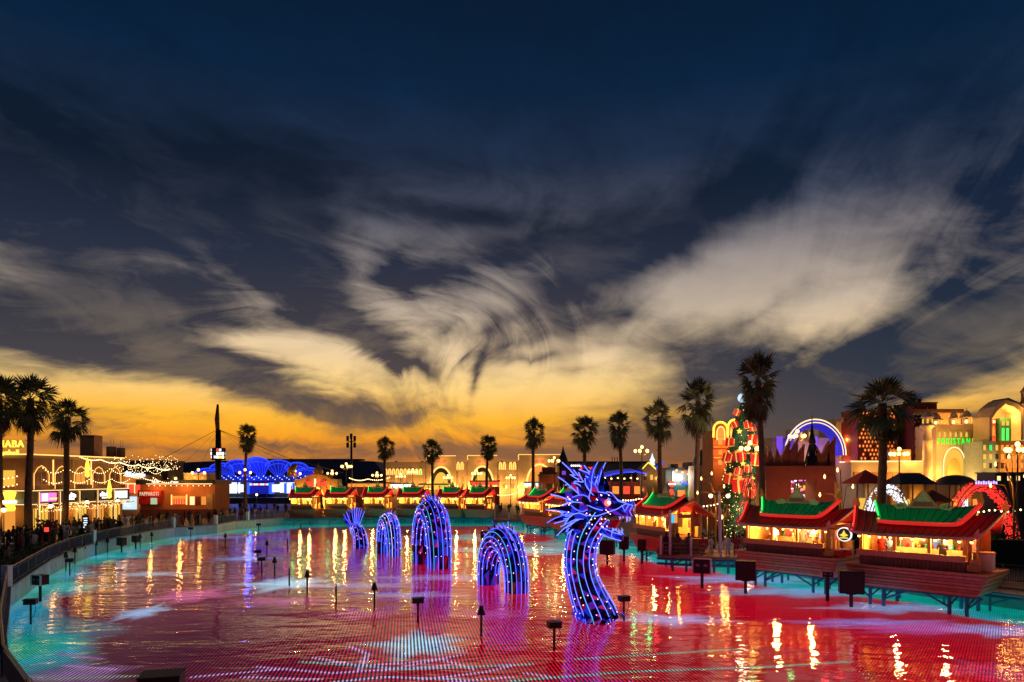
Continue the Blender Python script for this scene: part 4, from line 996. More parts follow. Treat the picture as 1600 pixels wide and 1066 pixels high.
# --- left: two-storey restaurant row
def left_row():
    t = thing('restaurant_building', 'two-storey restaurant row with warm string lights along the left promenade', 'building', (-60, 85, DECK), atan2(27, 3))
    L = 17; Hh = 9.6
    MB().bb(0, L, 0, 16, 0, Hh-.2).build('wall', M_tan, t)
    p = MB().bb(-.3, L+.3, -.3, .2, Hh-.2, Hh+.25); p.bb(-.3, .2, .2, 16, Hh-.2, Hh+.25); p.build('parapet', M_sand, t)
    MB().bar((-.35, -.35, Hh+.28), (L, -.35, Hh+.28), .10).build('line_light', M_wl, t); MB().bar((-.35, -.35, Hh+.28), (-.35, 16, Hh+.28), .10).build('line_light', M_wl, t)
    MB().bb(-.5, L+.2, -1.0, -.02, 3.7, 5.3).build('sign_band', pm('band_grey', (.10, .095, .09), .6), t); MB().bb(-1.0, -.52, -1.0, 16, 3.7, 5.3).build('sign_band', MATS['band_grey'], t)
    for z in (3.66, 5.36):
        MB().bar((-1.05, -1.06, z), (L, -1.06, z), .07).build('line_light', M_wl2, t); MB().bar((-1.05, -1.06, z), (-1.05, 16, z), .07).build('line_light', M_wl2, t)
    n = 5; bw = L/n
    sg = [M_pink, M_wsign, M_black, M_wsign, M_scr]
    for k in range(n):
        x = k*bw
        MB().bb(x-.12, x+.12, -1.25, -1.02, 0, 5.3).build('pilaster', M_sand, t); MB().bar((x, -1.3, .3), (x, -1.3, 5.2), .07).build('line_light', M_wl2, t)
        if k < 5: MB().bb(x+.5, x+bw-.5, -.05, -.005, .2, 3.1).build('shop_window', M_win if k % 2 else M_winy, t)
        for q in range(5):
            xx = x+.6+q*(bw-1.2)/4; MB().bb(xx-.04, xx+.04, -.09, -.06, .2, 3.1).build('door_frame', M_brown, t)
            if (q+k) % 2: MB().bb(xx+.08, xx+(bw-1.2)/4-.08, -.08, -.055, .2, 1.0+.5*((q*3+k) % 3)).build('display_case', M_woodl if q % 3 else M_maroon, t)
        s_ = MB().bb(x+.45, x+bw-.45, -1.12, -1.01, 3.95, 5.05).build('sign_board', sg[k] if k in (0, 4, 5, 6, 7) else M_black, t)
        if k in (1, 3): 
            for q in range(7): MB().bb(x+.6+q*.34, x+.6+q*.34+.22+.06*(q % 2), -1.16, -1.125, 4.35, 4.75+.12*((q*5) % 3)).build('letter', M_wsign, s_)
            for q in range(5): MB().bb(x+1.0+q*.34, x+1.22+q*.34, -1.16, -1.125, 4.05, 4.22).build('letter', M_wsign, s_)
        if k == 0:
            MB().bb(x+.6, x+1.5, -1.16, -1.125, 4.05, 4.95).build('picture', M_wsign, s_); MB().bb(x+1.8, x+3.0, -1.16, -1.125, 4.2, 4.4).build('letter', M_ysign, s_)
        w = MB().bb(x+.9, x+bw-.9, -.06, -.005, 6.1, 7.6).build('window', M_win if k in (2, 5) else pm('window_maroon', (.10, .012, .01), .3), t)
        MB().bb(x+bw/2-.04, x+bw/2+.04, -.09, -.065, 6.1, 7.6).build('mullion', M_sand, w)
        MB().tube([(x+.5, -.12, 5.5), (x+.5, -.12, 7.4), (x+bw*.32, -.12, 8.2), (x+bw/2, -.12, 8.5), (x+bw*.68, -.12, 8.2), (x+bw-.5, -.12, 7.4), (x+bw-.5, -.12, 5.5)], .05, 4).build('arch_light', M_wl, t)
        MB().bb(x+.1, x+bw-.1, -.55, -.02, 5.42, 5.5).build('balcony_slab', M_brown, t); MB().bb(x+.15, x+bw-.15, -.55, -.5, 5.52, 6.0).build('balcony_rail', M_brown, t)
        MB().bb(x+.05, x+bw-.05, -1.9, -1.3, 3.35, 3.45).build('awning', (M_maroon, M_cream2)[k % 2], t)
        MB().bb(x+.2, x+.34, -.1, -.01, 5.4, Hh-.3).build('upright_light', M_wl if k % 2 else M_sand, t)
    for k, y in enumerate((2, 5.5, 9, 12.5)):
        MB().bb(-.05, -.005, y, y+1.6, 5.9, 7.9).build('window', M_winy if k == 0 else M_wind, t); MB().bb(-.05, -.005, y, y+2.4, .3, 3.0).build('shop_window', M_win, t)
    # roof sign
    R = (pi/2, 0, -atan2(27, 3))
    def tx(s_, z, size, fit, y): text(s_, size, M_ysign, t, (-.6, y, z), (pi/2, 0, -pi/2), .08, 'roof_lettering', fit)
    tx('ALHABA', Hh+1.15, 1.25, 5.2, 2.9)
    tx('\ufedd\ufe8e \ufee2\ufecc\ufec4\ufee4\ufedf\ufe8d', Hh+.35, .7, 3.2, 2.6)
    for k in range(4): lamp(t, (2+k*4.4, -1.5, 6.0), 55, WARM, .3); lamp(t, (2+k*4.4, -.9, 2.6), 40, WARM, .3)
    for k in range(3): lamp(t, (-2.0, 2+k*4.5, 6.4), 70, WARM, .3); lamp(t, (-1.2, 2+k*4.5, 2.4), 45, WARM, .3)
    return t
left_row()
def string_lights(label, pts, sag, nb, r=.06, mat=None, wire=.012):
    """bulbs on a sagging wire through the given points"""
    t = thing('string_lights', label, 'string lights', pts[0]); o = Vector(pts[0]); w = MB(); b = MB()
    for a, c in zip(pts[:-1], pts[1:]):
        a, c = Vector(a)-o, Vector(c)-o; P = [a.lerp(c, u/8)-Vector((0, 0, sag*4*(u/8)*(1-u/8))) for u in range(9)]; w.tube(P, wire, 3, False)
        for k in range(nb): u = (k+.5)/nb; b.ball(a.lerp(c, u)-Vector((0, 0, sag*4*u*(1-u)+.06)), r, 5, 4)
    w.build('wire', M_black, t); stuff(b.build('bulbs', mat or M_bulbw, t)); return t
def Lp(x, y, z):         # restaurant-row local to world
    a = atan2(27, 3); return (-60+x*cos(a)-y*sin(a), 85+x*sin(a)+y*cos(a), DECK+z)
string_lights('upper swags of warm bulbs along the left restaurant row', [Lp(k*4.1, -1.6, 8.4) for k in range(7)], .8, 10, .06)
string_lights('lower swags of warm bulbs along the left restaurant row', [Lp(k*4.1, -1.7, 6.9) for k in range(5)], .6, 10, .06)
string_lights('upper line of bulbs on the restaurant end wall', [Lp(-1.4, 14-k*4.6, 7.3) for k in range(4)], .4, 8, .075)
string_lights('lower line of bulbs on the restaurant end wall', [Lp(-1.4, 14-k*4.6, 6.3) for k in range(4)], .4, 8, .075)
string_lights('row of bulbs slanting down over the far end of the restaurant roof', [Lp(7+k*4.5, -1.0+.3*k, 9.9-.3*k) for k in range(6)], .3, 12, .08)
t = thing('curtain_lights', 'curtain of tiny warm bulbs hanging over the shop fronts of the left row', 'string lights', Lp(0, -1.3, 3.5), atan2(27, 3)); r = random.Random(12); b = MB()
for k in range(300): b.ball((r.uniform(-.5, 17), r.uniform(-.5, .15), -r.random()**2*.8), .04, 4, 3)
stuff(b.build('bulbs', M_bulbw, t)); MB().bar((-.5, 0, .05), (17, 0, .05), .03).build('wire', M_black, t)
t = thing('curtain_lights', 'loose cloud of warm bulbs above the far end of the left roof', 'string lights', Lp(13, -1, 8.3), atan2(27, 3)); b = MB()
for k in range(200): b.ball((r.uniform(0, 16), r.uniform(-.6, .2), r.gauss(.6, .7)), .05, 4, 3)
stuff(b.build('bulbs', M_bulbw, t)); MB().bar((0, 0, 1.2), (16, 0, 1.2), .03).build('wire', M_black, t)
t = thing('hanging_emblem', 'glowing yellow barrel emblem on the restaurant end wall', 'sign', Lp(-1.7, 1.2, 2.9), atan2(27, 3))
MB().lathe([(.5, 0), (.62, .3), (.5, .8), (.66, 1.0), (.66, 1.25), (.48, 1.45), (.6, 1.9), (.7, 2.3), (.3, 2.5), (.01, 2.55)], 10).build('barrel', M_ysign, t)
MB().lathe([(.7, .95), (.75, 1.1), (.7, 1.3)], 10).build('band', em('emblem_white', (1, .9, .5), 4), t)
for k, (x, z) in enumerate(((7.9, 7.0), (12.2, 4.0))):
    t = thing('wall_lantern', ('tall glowing lantern on the upper restaurant facade', 'tall glowing lantern on the sign band of the restaurant row')[k], 'lantern', Lp(x, -1.5, z), 0)
    MB().lathe([(.05, 0), (.3, .2), (.22, .9), (.34, 1.1), (.2, 2.0), (.03, 2.7)], 8).build('glass', M_ysign, t); MB().bar((0, 0, 0), (0, 0, -.5), .08).build('stem', M_dark, t)
# --- roofscape behind the row
b = Bd('rear_block', 'dark flat-roofed block behind the restaurant row', 185, 126); b.blk('wall', 100, 262, 722, None, pm('rear_wall', (.07, .05, .04), .8)); b.blk('roof_edge', 98, 264, 719.5, 722, M_dark, -.3, 6.2)
def roofbox(label, px, w, y0, y1, d, rnd):
    t = thing('water_tank', label, 'tank', (PX(px, d), d, PZ(y1, d)))
    hh = PZ(y0, d)-PZ(y1, d); r = w*d/F/2
    if rnd: MB().lathe([(.001, 0), (r, 0), (r, hh*.96), (r*.93, hh), (.001, hh)], 16).build('shell', M_tan, t)
    else: MB().bb(-r, r, 0, 2*r, 0, hh).build('shell', M_tan, t); 
    MB().bb(-r*1.02, r*1.02, -.05, .1, hh*.9, hh*.97).build('rim', M_brown, t)
    for k in range(2): MB().bar((r*(.2-.6*k), r*.5, hh-.05), (r*(.2-.6*k), r*.5, hh+1.4), .04).build('antenna', M_black, t)
roofbox('square tan rooftop tank behind the drooping palm', 136, 22, 680, 721, 129, False); roofbox('tan cylindrical rooftop tank, left of the pair', 174, 14, 698, 721, 129, True); roofbox('tan cylindrical rooftop tank, right of the pair', 189, 12, 700, 721, 129, True)
# --- PAPPAROTI kiosk and the low buildings on the far left quay
b = Bd('bakery_kiosk', 'orange bakery kiosk with a red name board on the far left quay', 278, 117); t = b.t
b.blk('wall', 219, 336, 757, None, M_orng, 0, 6); b.blk('roof', 215, 338, 750, 757, M_dark, -.6, 6.4); b.blk('line_light', 232, 334, 755.6, 756.8, M_wl2, -.75, -.62)
s_ = b.blk('name_board', 219, 253, 778, 788, M_redp, -.5, -.02); s_ = b.blk('name_board', 218, 254, 766, 777, M_redp, -.55, -.01)
text('PAPPAROTI', .95, em('bakery_letter', (1, .75, .45), .9), t, (b.X(236), -.62, b.Z(774.5)), (pi/2, 0, 0), .03, 'lettering', 3.2)
b.blk('service_hatch', 238, 248, 778, 788, em('hatch', (.6, .8, .5), .7), -.56, -.51); w = b.blk('window', 269, 291, 775, 788, M_wino, -.06, -.01)
for k in range(5): b.blk('product', 271+k*4, 273.5+k*4, 779, 788, M_winr, -.1, -.07, w)
b.blk('line_light', 267.5, 269, 773, 789, M_wl, -.1, -.01); b.blk('line_light', 291, 292.5, 773, 789, M_wl, -.1, -.01)
for px in (246, 276): text('Pappa Roti' if px < 250 else 'Pappa', .45, M_wsign, t, (b.X(px), -.66, b.Z(754.2)), (pi/2, 0, 0), .02, 'roof_lettering', 1.2)

for k in range(3): b.blk('menu_board', 297+k*9, 304+k*9, 776, 789, (M_wl2, M_maroon, M_win)[k], -.1, -.01)
b.blk('side_door', 324, 333, 772, None, M_woodl, -.12, -.01); b.blk('skirting', 219, 336, 796, None, M_maroon, -.14, -.005)
for k in range(12): MB().ball((b.X(236+k*8.6), -.72, b.Z(759)), .07, 5, 4).build('bulb', M_bulbw, t)
b.up(245, 762, 160, -2); b.up(290, 760, 220, -2); b.up(320, 770, 80, -2)
b = Bd('shop_pavilion', 'low pavilion with red lit panels in white frames past the restaurant row', 212, 122); b.blk('wall', 188, 236, 742, None, M_tan)
for k in range(4): q = b.blk('lit_panel', 191+k*10.5, 200+k*10.5, 758, 770, M_winr if k < 3 else M_wind, -.2, -.05); b.blk('frame_light', 189.8+k*10.5, 191+k*10.5, 756.5, 771, M_wl2, -.25, -.05)
b.blk('frame_light', 189, 232, 755.2, 756.8, M_wl2, -.28, -.02); b.blk('fridge_glass', 193, 214, 776, 796, em('fridge', (.6, .8, .9), 1.1), -.3, -.02)
b.blk('roof_sign', 198, 206, 737, 745, M_scr, -.4, -.1)
for k in range(6): b.blk('letter', 208+k*3.4, 210.6+k*3.4, 739.5+(k % 2), 745, M_scr, -.4, -.1)
b.up(200, 750, 120); b.up(225, 780, 120)
for k, (px, w, y, y2, lb) in enumerate(((236, 30, 738, 762, 'tan tower with lit slot windows left of the bakery kiosk roof'), (262, 26, 748, 770, 'low ochre house with a domed lit arch behind the bakery kiosk'), (305, 36, 741, 770, 'yellow-lit plastered house behind the far left quay'))):
    b = Bd('plastered_house', lb, px, 140); b.blk('wall', px-w/2, px+w/2, y, None, M_sand); b.blk('cornice', px-w/2-1, px+w/2+1, y-2, y, M_sand2, -.3, 6.2)
    for q in range(3): b.blk('window', px-w/2+4+q*w/3, px-w/2+8+q*w/3, y+4, y+7, M_winy, -.06, -.01)
    b.up(px-6, y+6, 260, -2); b.up(px+8, y+14, 200, -2)
    if k == 1: b.aw('lit_arch', px-2, 20, y+2, y+14, M_wind, -.1, .06, None, M_wl, .12)
# --- far hall, mast, stage
b = Bd('exhibition_hall', 'long dark hall roof far behind the blue stage', 420, 265)
P = [(200, 742), (210, 728), (300, 722), (400, 718), (500, 718), (585, 721), (592, 730), (600, 742)]
MB().prism([(b.X(x), b.Z(y)) for x, y in P]+[(b.X(600), 0), (b.X(200), 0)], 40).build('roof', M_navy, b.t); b.blk('ridge_vent', 380, 560, 716.5, 719, M_slate, 6, 12); b.blk('wall', 200, 600, 746, None, M_dark, -.5, -.02)
t = thing('mast', 'tall dark tapering mast with a collar of video screens and stay cables', 'mast', (PX(341, 140), 140, DECK)); U = 140/F
Zm = lambda py: PZ(py, 140)-DECK
MB().tube([(0, 0, 0), (0, 0, Zm(770)), (0, 0, Zm(672))], [.85, .75, .55], 8).build('shaft', M_black, t); MB().tube([(-.1, 0, Zm(674)), (-.25, 0, Zm(655)), (-.1, 0, Zm(632))], [.42, .5, .22], 6).build('tip', M_brown, t)
MB().tube([(0, 0, 0), (0, 0, Zm(768))], [1.0, 1.0], 8).build('plinth', M_grey, t)
rs = random.Random(3)
for k in range(4):
    a = k*pi/2+.5; c = (1.25*cos(a), 1.25*sin(a)); q = MB().box((c[0], c[1], (Zm(700)+Zm(719))/2), (.12, 2.1, Zm(700)-Zm(719)), a).build('screen', M_dark, t)
    for r_ in range(3):
        for m_ in range(4):
            if rs.random() < .85:
                z = Zm(703.5+r_*5.5); o = (m_-1.5)*.5; MB().box((c[0]+.08*cos(a)-o*sin(a), c[1]+.08*sin(a)+o*cos(a), z), (.04, .42, .55), a).build('screen_tile', (M_wsign, M_winr, M_scr, M_ysign)[rs.randrange(4)] if r_ != 1 else M_wsign, q)
for k, (dx, dy, z) in enumerate(((-27, 12, 8), (-19, 16, 7.5), (-14, 18, 7), (-10, 20, 7), (-6, 20, 7), (14, 26, 8), (9, 30, 8), (20, 22, 8), (5, 28, 7.5))):
    p = Vector((0, 0, Zm(671))); e = Vector((dx, dy, z)); MB().tube([p, p.lerp(e, .5)-Vector((0, 0, .9)), e], .055 if k in (0, 7) else .028, 3).build('cable', M_black, t)
def stage():
    d = 185; b = Bd('concert_stage', 'concert stage with a shell canopy of blue light arcs and bright video screens', 396, d, 'stage'); t = b.t
    b.blk('back_wall', 322, 466, 748, None, M_dark, 2, 8); b.blk('stage_floor', 318, 470, 777, None, M_dark, -5, 2)
    b.blk('fascia', 315, 478, 744, 752, M_blue2, -1.5, 1.5)
    for x0, x1, y0, y1, m in ((331, 337, 755, 772, M_scrb), (337.5, 342, 757, 770, M_scr), (349, 353, 755, 772, M_scrb), (353.3, 363, 754, 771, M_scr), (365, 371, 754, 771, M_scr), (372, 384, 757, 769, M_scr), (386, 390, 754, 772, M_scrb), (391, 420, 760, 772, M_blue2), (421, 425, 754, 772, M_scrb), (426, 436, 757, 769, M_scr), (438, 443.5, 754, 770, M_scr), (444.5, 448, 755, 771, M_scrb), (449, 457, 754, 771, M_scr), (457.5, 460, 755, 772, M_scrb)):
        b.blk('video_screen', x0, x1, y0, y1, m, -.4, 1.9)
    for k in range(9): b.blk('letter', 391+k*3.3, 393.6+k*3.3, 755.5, 758.5, (M_scr, M_pink, M_scr)[k % 3], -.5, -.3)
    # shells
    SH = [(405, 726, 21, 11, 0), (375, 729, 20, 10, .6), (438, 729, 20, 10, .6), (348, 733, 18, 9, 1.2), (465, 732, 18, 9, 1.2), (326, 740, 20, 8, 1.8), (482, 739, 18, 8, 1.8)]
    for cx, cy, rx, ry, dy in SH:
        pts = [(b.X(cx+rx*cos(a)), b.Z(cy-ry*sin(a))) for a in [pi*k/14 for k in range(15)]]
        root = Vector((b.X(cx+(405-cx)*.25), 3.0, b.Z(750)))
        m = MB()
        for k in range(14):
            a, c = pts[k], pts[k+1]; p0, p1 = Vector((a[0], dy-2.2, a[1])), Vector((c[0], dy-2.2, c[1])); m.q([p0, p1, root]); m.q([p1+Vector((0, .1, .06)), p0+Vector((0, .1, .06)), root+Vector((0, .1, .06))])
        sh = m.build('shell_panel', M_blue2, t)
        MB().tube([(a[0], dy-2.25, a[1]) for a in pts], .17, 4).build('outline_light', M_blue, sh)
        MB().tube([(a[0]*.82+root.x*.18, dy*.8-1.4, a[1]*.82+root.z*.18) for a in pts], .08, 4).build('outline_light', M_blue, sh)
        for k in range(1, 14, 2): MB().tube([(pts[k][0], dy-2.22, pts[k][1]), root+Vector((0, -.3, 0))], .05, 3).build('rib_light', M_blue, sh)
    pb = MB()
    for k in range(46): pb.ball((b.X(318+k*3.6), -1.7, b.Z(744.2+2.5*((k*7) % 3))), .13, 4, 3)
    stuff(pb.build('point_lights', em('point_blue', (.3, .4, 1), 4), t)); lamp(t, (0, -4, 9), 2500, (.05, .1, 1), 1)
    for k in range(7): MB().bar((b.X(325+k*23), 0, 0), (b.X(325+k*23), 0, b.Z(748)), .35).build('column', M_dark, t)
stage()
# --- yellow gateway with the red sign
b = Bd('yellow_gateway', 'yellow arched gateway with a red lit sign left of the far kiosks', 493, 136, 'gateway'); t = b.t
P = [(460, 749), (470, 749), (478, 744), (486, 741.5), (494, 741), (502, 741.5), (510, 744), (518, 749), (528, 749)]
MB().prism([(b.X(460), 0)]+[(b.X(x), b.Z(y)) for x, y in P]+[(b.X(528), 0)], 3).build('wall', M_cream2, t)
for k in range(7): b.blk('letter', 477+k*5, 480.5+k*5+(k % 2), 752+(k % 3)*.8, 760-(k % 2), M_winr, -.4, -.05)
b.blk('centre_lamp', 492, 495, 748, 761, M_wl2, -.6, -.42); b.aw('archway', 494, 24, 762, None, M_wind, -.1, .06, None, M_ysign, .16)
MB().tube([(b.X(452), 0, b.Z(744)), (b.X(456), -.4, b.Z(733)), (b.X(462), -.6, b.Z(728)), (b.X(459), -.8, b.Z(737)), (b.X(464), -.4, b.Z(744))], [.5, .7, .6, .5, .4], 6).build('carved_head', M_gold, t)
MB().lathe([(.9, 0), (1.1, .6), (.6, 1.3), (.1, 1.9), (.01, 2.3)], 10, (b.X(494), 1.4, b.Z(741))).build('dome', M_gold, t)
b.up(470, 764, 160); b.up(515, 764, 160); b.up(494, 752, 60, -1.2, (1, .2, .1))
# --- sand-coloured arcade with three lit portals
def arcade():
    d = 182; b = Bd('arcade_building', 'long sand-coloured arcade with three lit pointed portals behind the far bank', 742, d); t = b.t
    b.blk('wall', 602, 886, 722, None, M_sand2, 0, 14)
    for i, (px, w, yt, aw_, ayt) in enumerate(((690, 46, 713, 34, 730), (754, 46, 712.5, 34, 729), (843, 66, 711, 40, 726))):
        o = b.blk('portal', px-w/2, px+w/2, yt, None, M_sand2, -1.2, -.02)
        b.blk('line_light', px-w/2, px+w/2, yt-.9, yt-.1, M_wl, -1.35, -1.2, o); b.blk('line_light', px-w/2-.5, px-w/2+.4, yt, 719, M_wl, -1.35, -1.2, o)
        b.aw('doorway', px, aw_, ayt, None, M_wind if i < 2 else M_wino, -1.3, .09, o, M_wl, .22)
        b.aw('inner_arch', px, aw_*.7, ayt+8, None, M_win if i == 2 else M_winy, -1.36, .05, o)
        for k in range(5): b.blk('letter', px-6+k*2.6, px-4.2+k*2.6, 719.5, 723.2-.5*(k % 2), M_winr, -1.5, -1.25, o)
        b.up(px-w*.42, 765, 800, -3, WARM, .4); b.up(px+w*.42, 765, 800, -3, WARM, .4); b.up(px, 722, 250, -3.4)
    for px in (606, 618, 630, 642, 654, 719, 785, 801, 869): 
        for q in (-3, 3): b.aw('window', px+q, 3.6, 722.5 if px > 660 else 733, 734 if px > 660 else 742, M_winy if px > 660 else (M_wing if px == 654 else M_wino), -.08, .06, None, M_wl, .1)
    for k in range(22):
        px = 606+k*13
        if min(abs(px-690), abs(px-754), abs(px-843)) < 24: continue
        for r_ in range(2): b.blk('lattice_window', px-2.4, px+2.4, 746+r_*10, 753+r_*10, M_win, -.06, -.01)
    for k in range(9): b.up(610+k*33, 768, 420, -2.2, WARM, .3)
    for k in range(7): MB().ball((b.X(615+k*42), 4, b.Z(721.5)), .35, 6, 4).build('roof_finial', M_dark, t)
    for k in range(14): MB().lathe([(.22, 0), (.2, .5), (.01, .9)], 6, (b.X(620+k*19), -1.0, b.Z(763))).build('wall_lamp', M_bulb, t)
arcade()
for i, (x0, x1, y0, m, lb) in enumerate(((612, 640, 757, M_wsign, 'low stall with white lit fascia left of the first portal'), (735, 780, 753, M_winr, 'low red stall with lit fascia before the middle portal'), (820, 848, 755, M_scr, 'stall with white lit counter before the right portal'), (545, 610, 756, M_wino, 'long terracotta stall under bulbs behind the far kiosks'), (655, 700, 758, M_winy, 'yellow-lit stall before the leftmost portal'))):
    b = Bd('market_stall', lb, (x0+x1)/2, 158, 'stall'); b.blk('body', x0, x1, y0+8, None, M_maroon if i in (1, 3) else M_sand); b.blk('fascia', x0-.5, x1+.5, y0, y0+5, m, -.6, 4); b.blk('roof', x0-1, x1+1, y0-2, y0-.2, M_dark, -.7, 6.3); b.up((x0+x1)/2, y0+9, 160, -2)
# --- from the dragon to the orange house
b = Bd('brick_tower', 'dark red block tower behind the dragon mane', 857, 138); b.blk('wall', 843, 872, 744, None, M_maroon); b.blk('cap', 842, 874, 741, 744, M_brown, -.3, 6.3); b.blk('upper_block', 848, 868, 730, 741, M_maroon, .5, 5); b.blk('door', 853, 862, 756, None, M_wind, -.06, -.01); b.up(850, 765, 120); b.up(868, 750, 60)
for k in range(4): b.blk('merlon', 843+k*8, 847+k*8, 737.5, 741, M_brown, .0, .45)
b = Bd('spire_house', 'narrow house with a dark pointed spire behind the dragon mane', 881, 142); b.blk('wall', 874, 890, 728, None, M_brown); MB().lathe([(1.4, 0), (.8, 1.8), (.25, 3.2), (.01, 4.4)], 6, (0, 2, b.Z(728))).build('spire', M_dark, b.t); b.blk('window', 878, 884, 736, 742, M_purple, -.06, -.01)
b = Bd('dark_hall', 'long dark hall with a red lit sign above the dragon head', 935, 190); b.blk('wall', 885, 1010, 724, None, M_navy); b.blk('roof_edge', 883, 1012, 721, 724, M_dark, -.5, 6.5)
for k in range(8): b.blk('letter', 906+k*3.0, 908.3+k*3.0, 730, 734, M_winr, -.2, -.01)
for k in range(6): b.blk('letter', 892+k*3.0, 894+k*3.0, 726.5, 729, M_wsign, -.2, -.01)
for k in range(3): b.blk('roof_frame', 957+k*4, 958+k*4, 714, 721, M_black, 1, 1.4)
b = Bd('blue_canopy_cafe', 'cafe under a blue lit canopy between two palms right of the dragon', 975, 124, 'cafe'); t = b.t
b.blk('wall', 935, 1010, 753, None, M_maroon, 0, 6); b.blk('ochre_panel', 1012, 1036, 752, None, M_cream2, -.2, 5)
m = MB(); pr = [(936, 742), (955, 737), (975, 734), (990, 733), (1006, 737)]
for (a, c), (e, f) in zip(pr[:-1], pr[1:]): m.q([(b.X(a), -3, b.Z(c+4)), (b.X(e), -3, b.Z(f+4)), (b.X(e), 4, b.Z(f-1)), (b.X(a), 4, b.Z(c-1))])
m.build('canopy', M_blue2, t); b.lin('outline_light', [(p, q+4) for p, q in pr], M_blue, .12, -3.05)
for k in range(6): b.blk('table_lamp', 942+k*10, 944+k*10, 746+k % 2, 748+k % 2, M_bulb, -2, -1.7)
for k in range(5): b.blk('column', 937+k*16, 938+k*16, 742, 753, M_brown, -1, -.8)
b.up(950, 747, 90, -2); b.up(985, 747, 90, -2); b.up(1000, 765, 90, -2, (1, .25, .1)); b.up(1022, 748, 90, -2)
for k in range(4): b.blk('window', 940+k*17, 950+k*17, 760, 772, (M_winr, M_wino)[k % 2], -.06, -.01)
b = Bd('gabled_castle', 'stone house with blue gable edges between the palms right of the dragon', 1020, 122); t = b.t
MB().prism([(b.X(1003), 0), (b.X(1003), b.Z(733)), (b.X(1013), b.Z(723)), (b.X(1026), b.Z(734)), (b.X(1034), b.Z(723)), (b.X(1036), b.Z(735)), (b.X(1036), 0)], 5).build('wall', pm('grey_stone', (.22, .19, .15), .8, 0, .25, 1), t)
b.lin('outline_light', [(1002, 734), (1013, 722.5)], M_ysign, .08); b.lin('gable_edge', [(1013, 722.5), (1026, 734)], M_ysign, .1); b.lin('gable_edge', [(1026, 734), (1034, 722)], M_blue, .35)
MB().lathe([(.5, 0), (.35, .5), (.5, .9), (.2, 1.5), (.02, 2.2)], 8, (b.X(1021), 1, b.Z(727))).build('lit_finial', M_scr, t); b.up(1012, 742, 60); b.up(1028, 745, 60)
for k in range(3): b.blk('window', 1006+k*10, 1010+k*10, 742, 750, M_winy if k == 1 else M_wind, -.06, -.01)
b = Bd('fair_pavilion', 'grey pavilion with a glaring floodlight and red neon clusters', 1066, 112); t = b.t
b.blk('wall', 1040, 1094, 735, None, pm('grey_green', (.18, .2, .16), .8)); b.blk('roof', 1038, 1096, 731, 735, M_slate, -.4, 6.3); b.blk('roof_unit', 1050, 1062, 725, 731, M_grey, 1, 3); b.blk('tower', 1078, 1094, 722, 731, M_sand, 1, 5)
MB().ball((b.X(1060), -.6, b.Z(746)), .5, 10, 6).build('floodlight', em('flood_white', (1, .95, .95), 20), t); lamp(t, (b.X(1060), -1.4, b.Z(746)), 300, (1, .9, .9), .4)
for k in range(7): MB().ball((b.X(1056+k*4.5), -.5, b.Z(735+(k*5) % 7)), .2, 6, 4).build('bulb', M_winr if k % 2 else M_wl, t)
for k in range(5): b.lin('neon_ray', [(1072, 762), (1062+k*5, 752)], M_blue, .07)
b.blk('white_post', 1050.5, 1052.5, 737, 752, M_wsign, -.3, -.05); MB().prism([(b.X(1049)+.55*cos(a), b.Z(756.5)+.55*sin(a)) for a in [k*pi/6 for k in range(12)]], .1, None, -.4).build('round_sign', M_winr, t); b.blk('sign_bar', 1043.5, 1054.5, 755.3, 757.5, M_wsign, -.5, -.42)
b.blk('shop_front', 1042, 1092, 758, None, pm('teal_front', (.02, .14, .12), .7), -.3, -.02); b.aw('archway', 1048, 14, 764, None, M_winr, -.4, .06); b.blk('shop_window', 1058, 1070, 766, 776, M_wino, -.36, -.31); b.blk('shop_window', 1074, 1088, 764, 776, M_wing, -.36, -.31)
t = thing('teal_dome', 'smooth teal dome left of the orange house', 'dome', (PX(1108, 108), 108, DECK)); MB().bb(-2.6, 2.6, -2.6, 2.6, 0, PZ(728, 108)-DECK).build('drum', M_sand, t); MB().lathe([(2.6*cos(a), 2.9*sin(a)) for a in [pi/2*k/8 for k in range(8)]]+[(.01, 2.95)], 16, (0, 0, PZ(728, 108)-DECK)).build('shell', pm('teal_paint', (.02, .10, .13), .5), t)
# --- orange house with two arched gables
b = Bd('orange_house', 'orange house with two golden arched gables left of the gift tree', 1138, 90); t = b.t
for i, (px, w, yt) in enumerate(((1125, 22, 660), (1148, 20, 656))):
    b.blk('tower', px-w/2, px+w/2, yt+12, None, M_orng if i == 0 else M_maroon, i*.4, 5); o = b.aw('gable', px, w, yt, yt+24, M_orng, -.2+i*.4, .18, None, M_ysign, .14)
    b.aw('niche', px, w*.55, yt+7, yt+28, M_wino, -.3+i*.4, .08, o, M_wl, .08)
    for k in range(3): b.blk('band', px-w/2-.6, px+w/2+.6, yt+22+k*16, yt+24+k*16, M_gold, -.35+i*.4, -.02+i*.4); b.blk('window', px-3, px+3, yt+27+k*16, yt+35+k*16, M_win, -.1+i*.4, -.01+i*.4)
    b.up(px, yt+30, 180, -2, (1, .35, .12)); b.up(px, yt+60, 120, -2, (1, .4, .12))
b.blk('side_wing', 1160, 1166, 672, None, M_white, .6, 4)
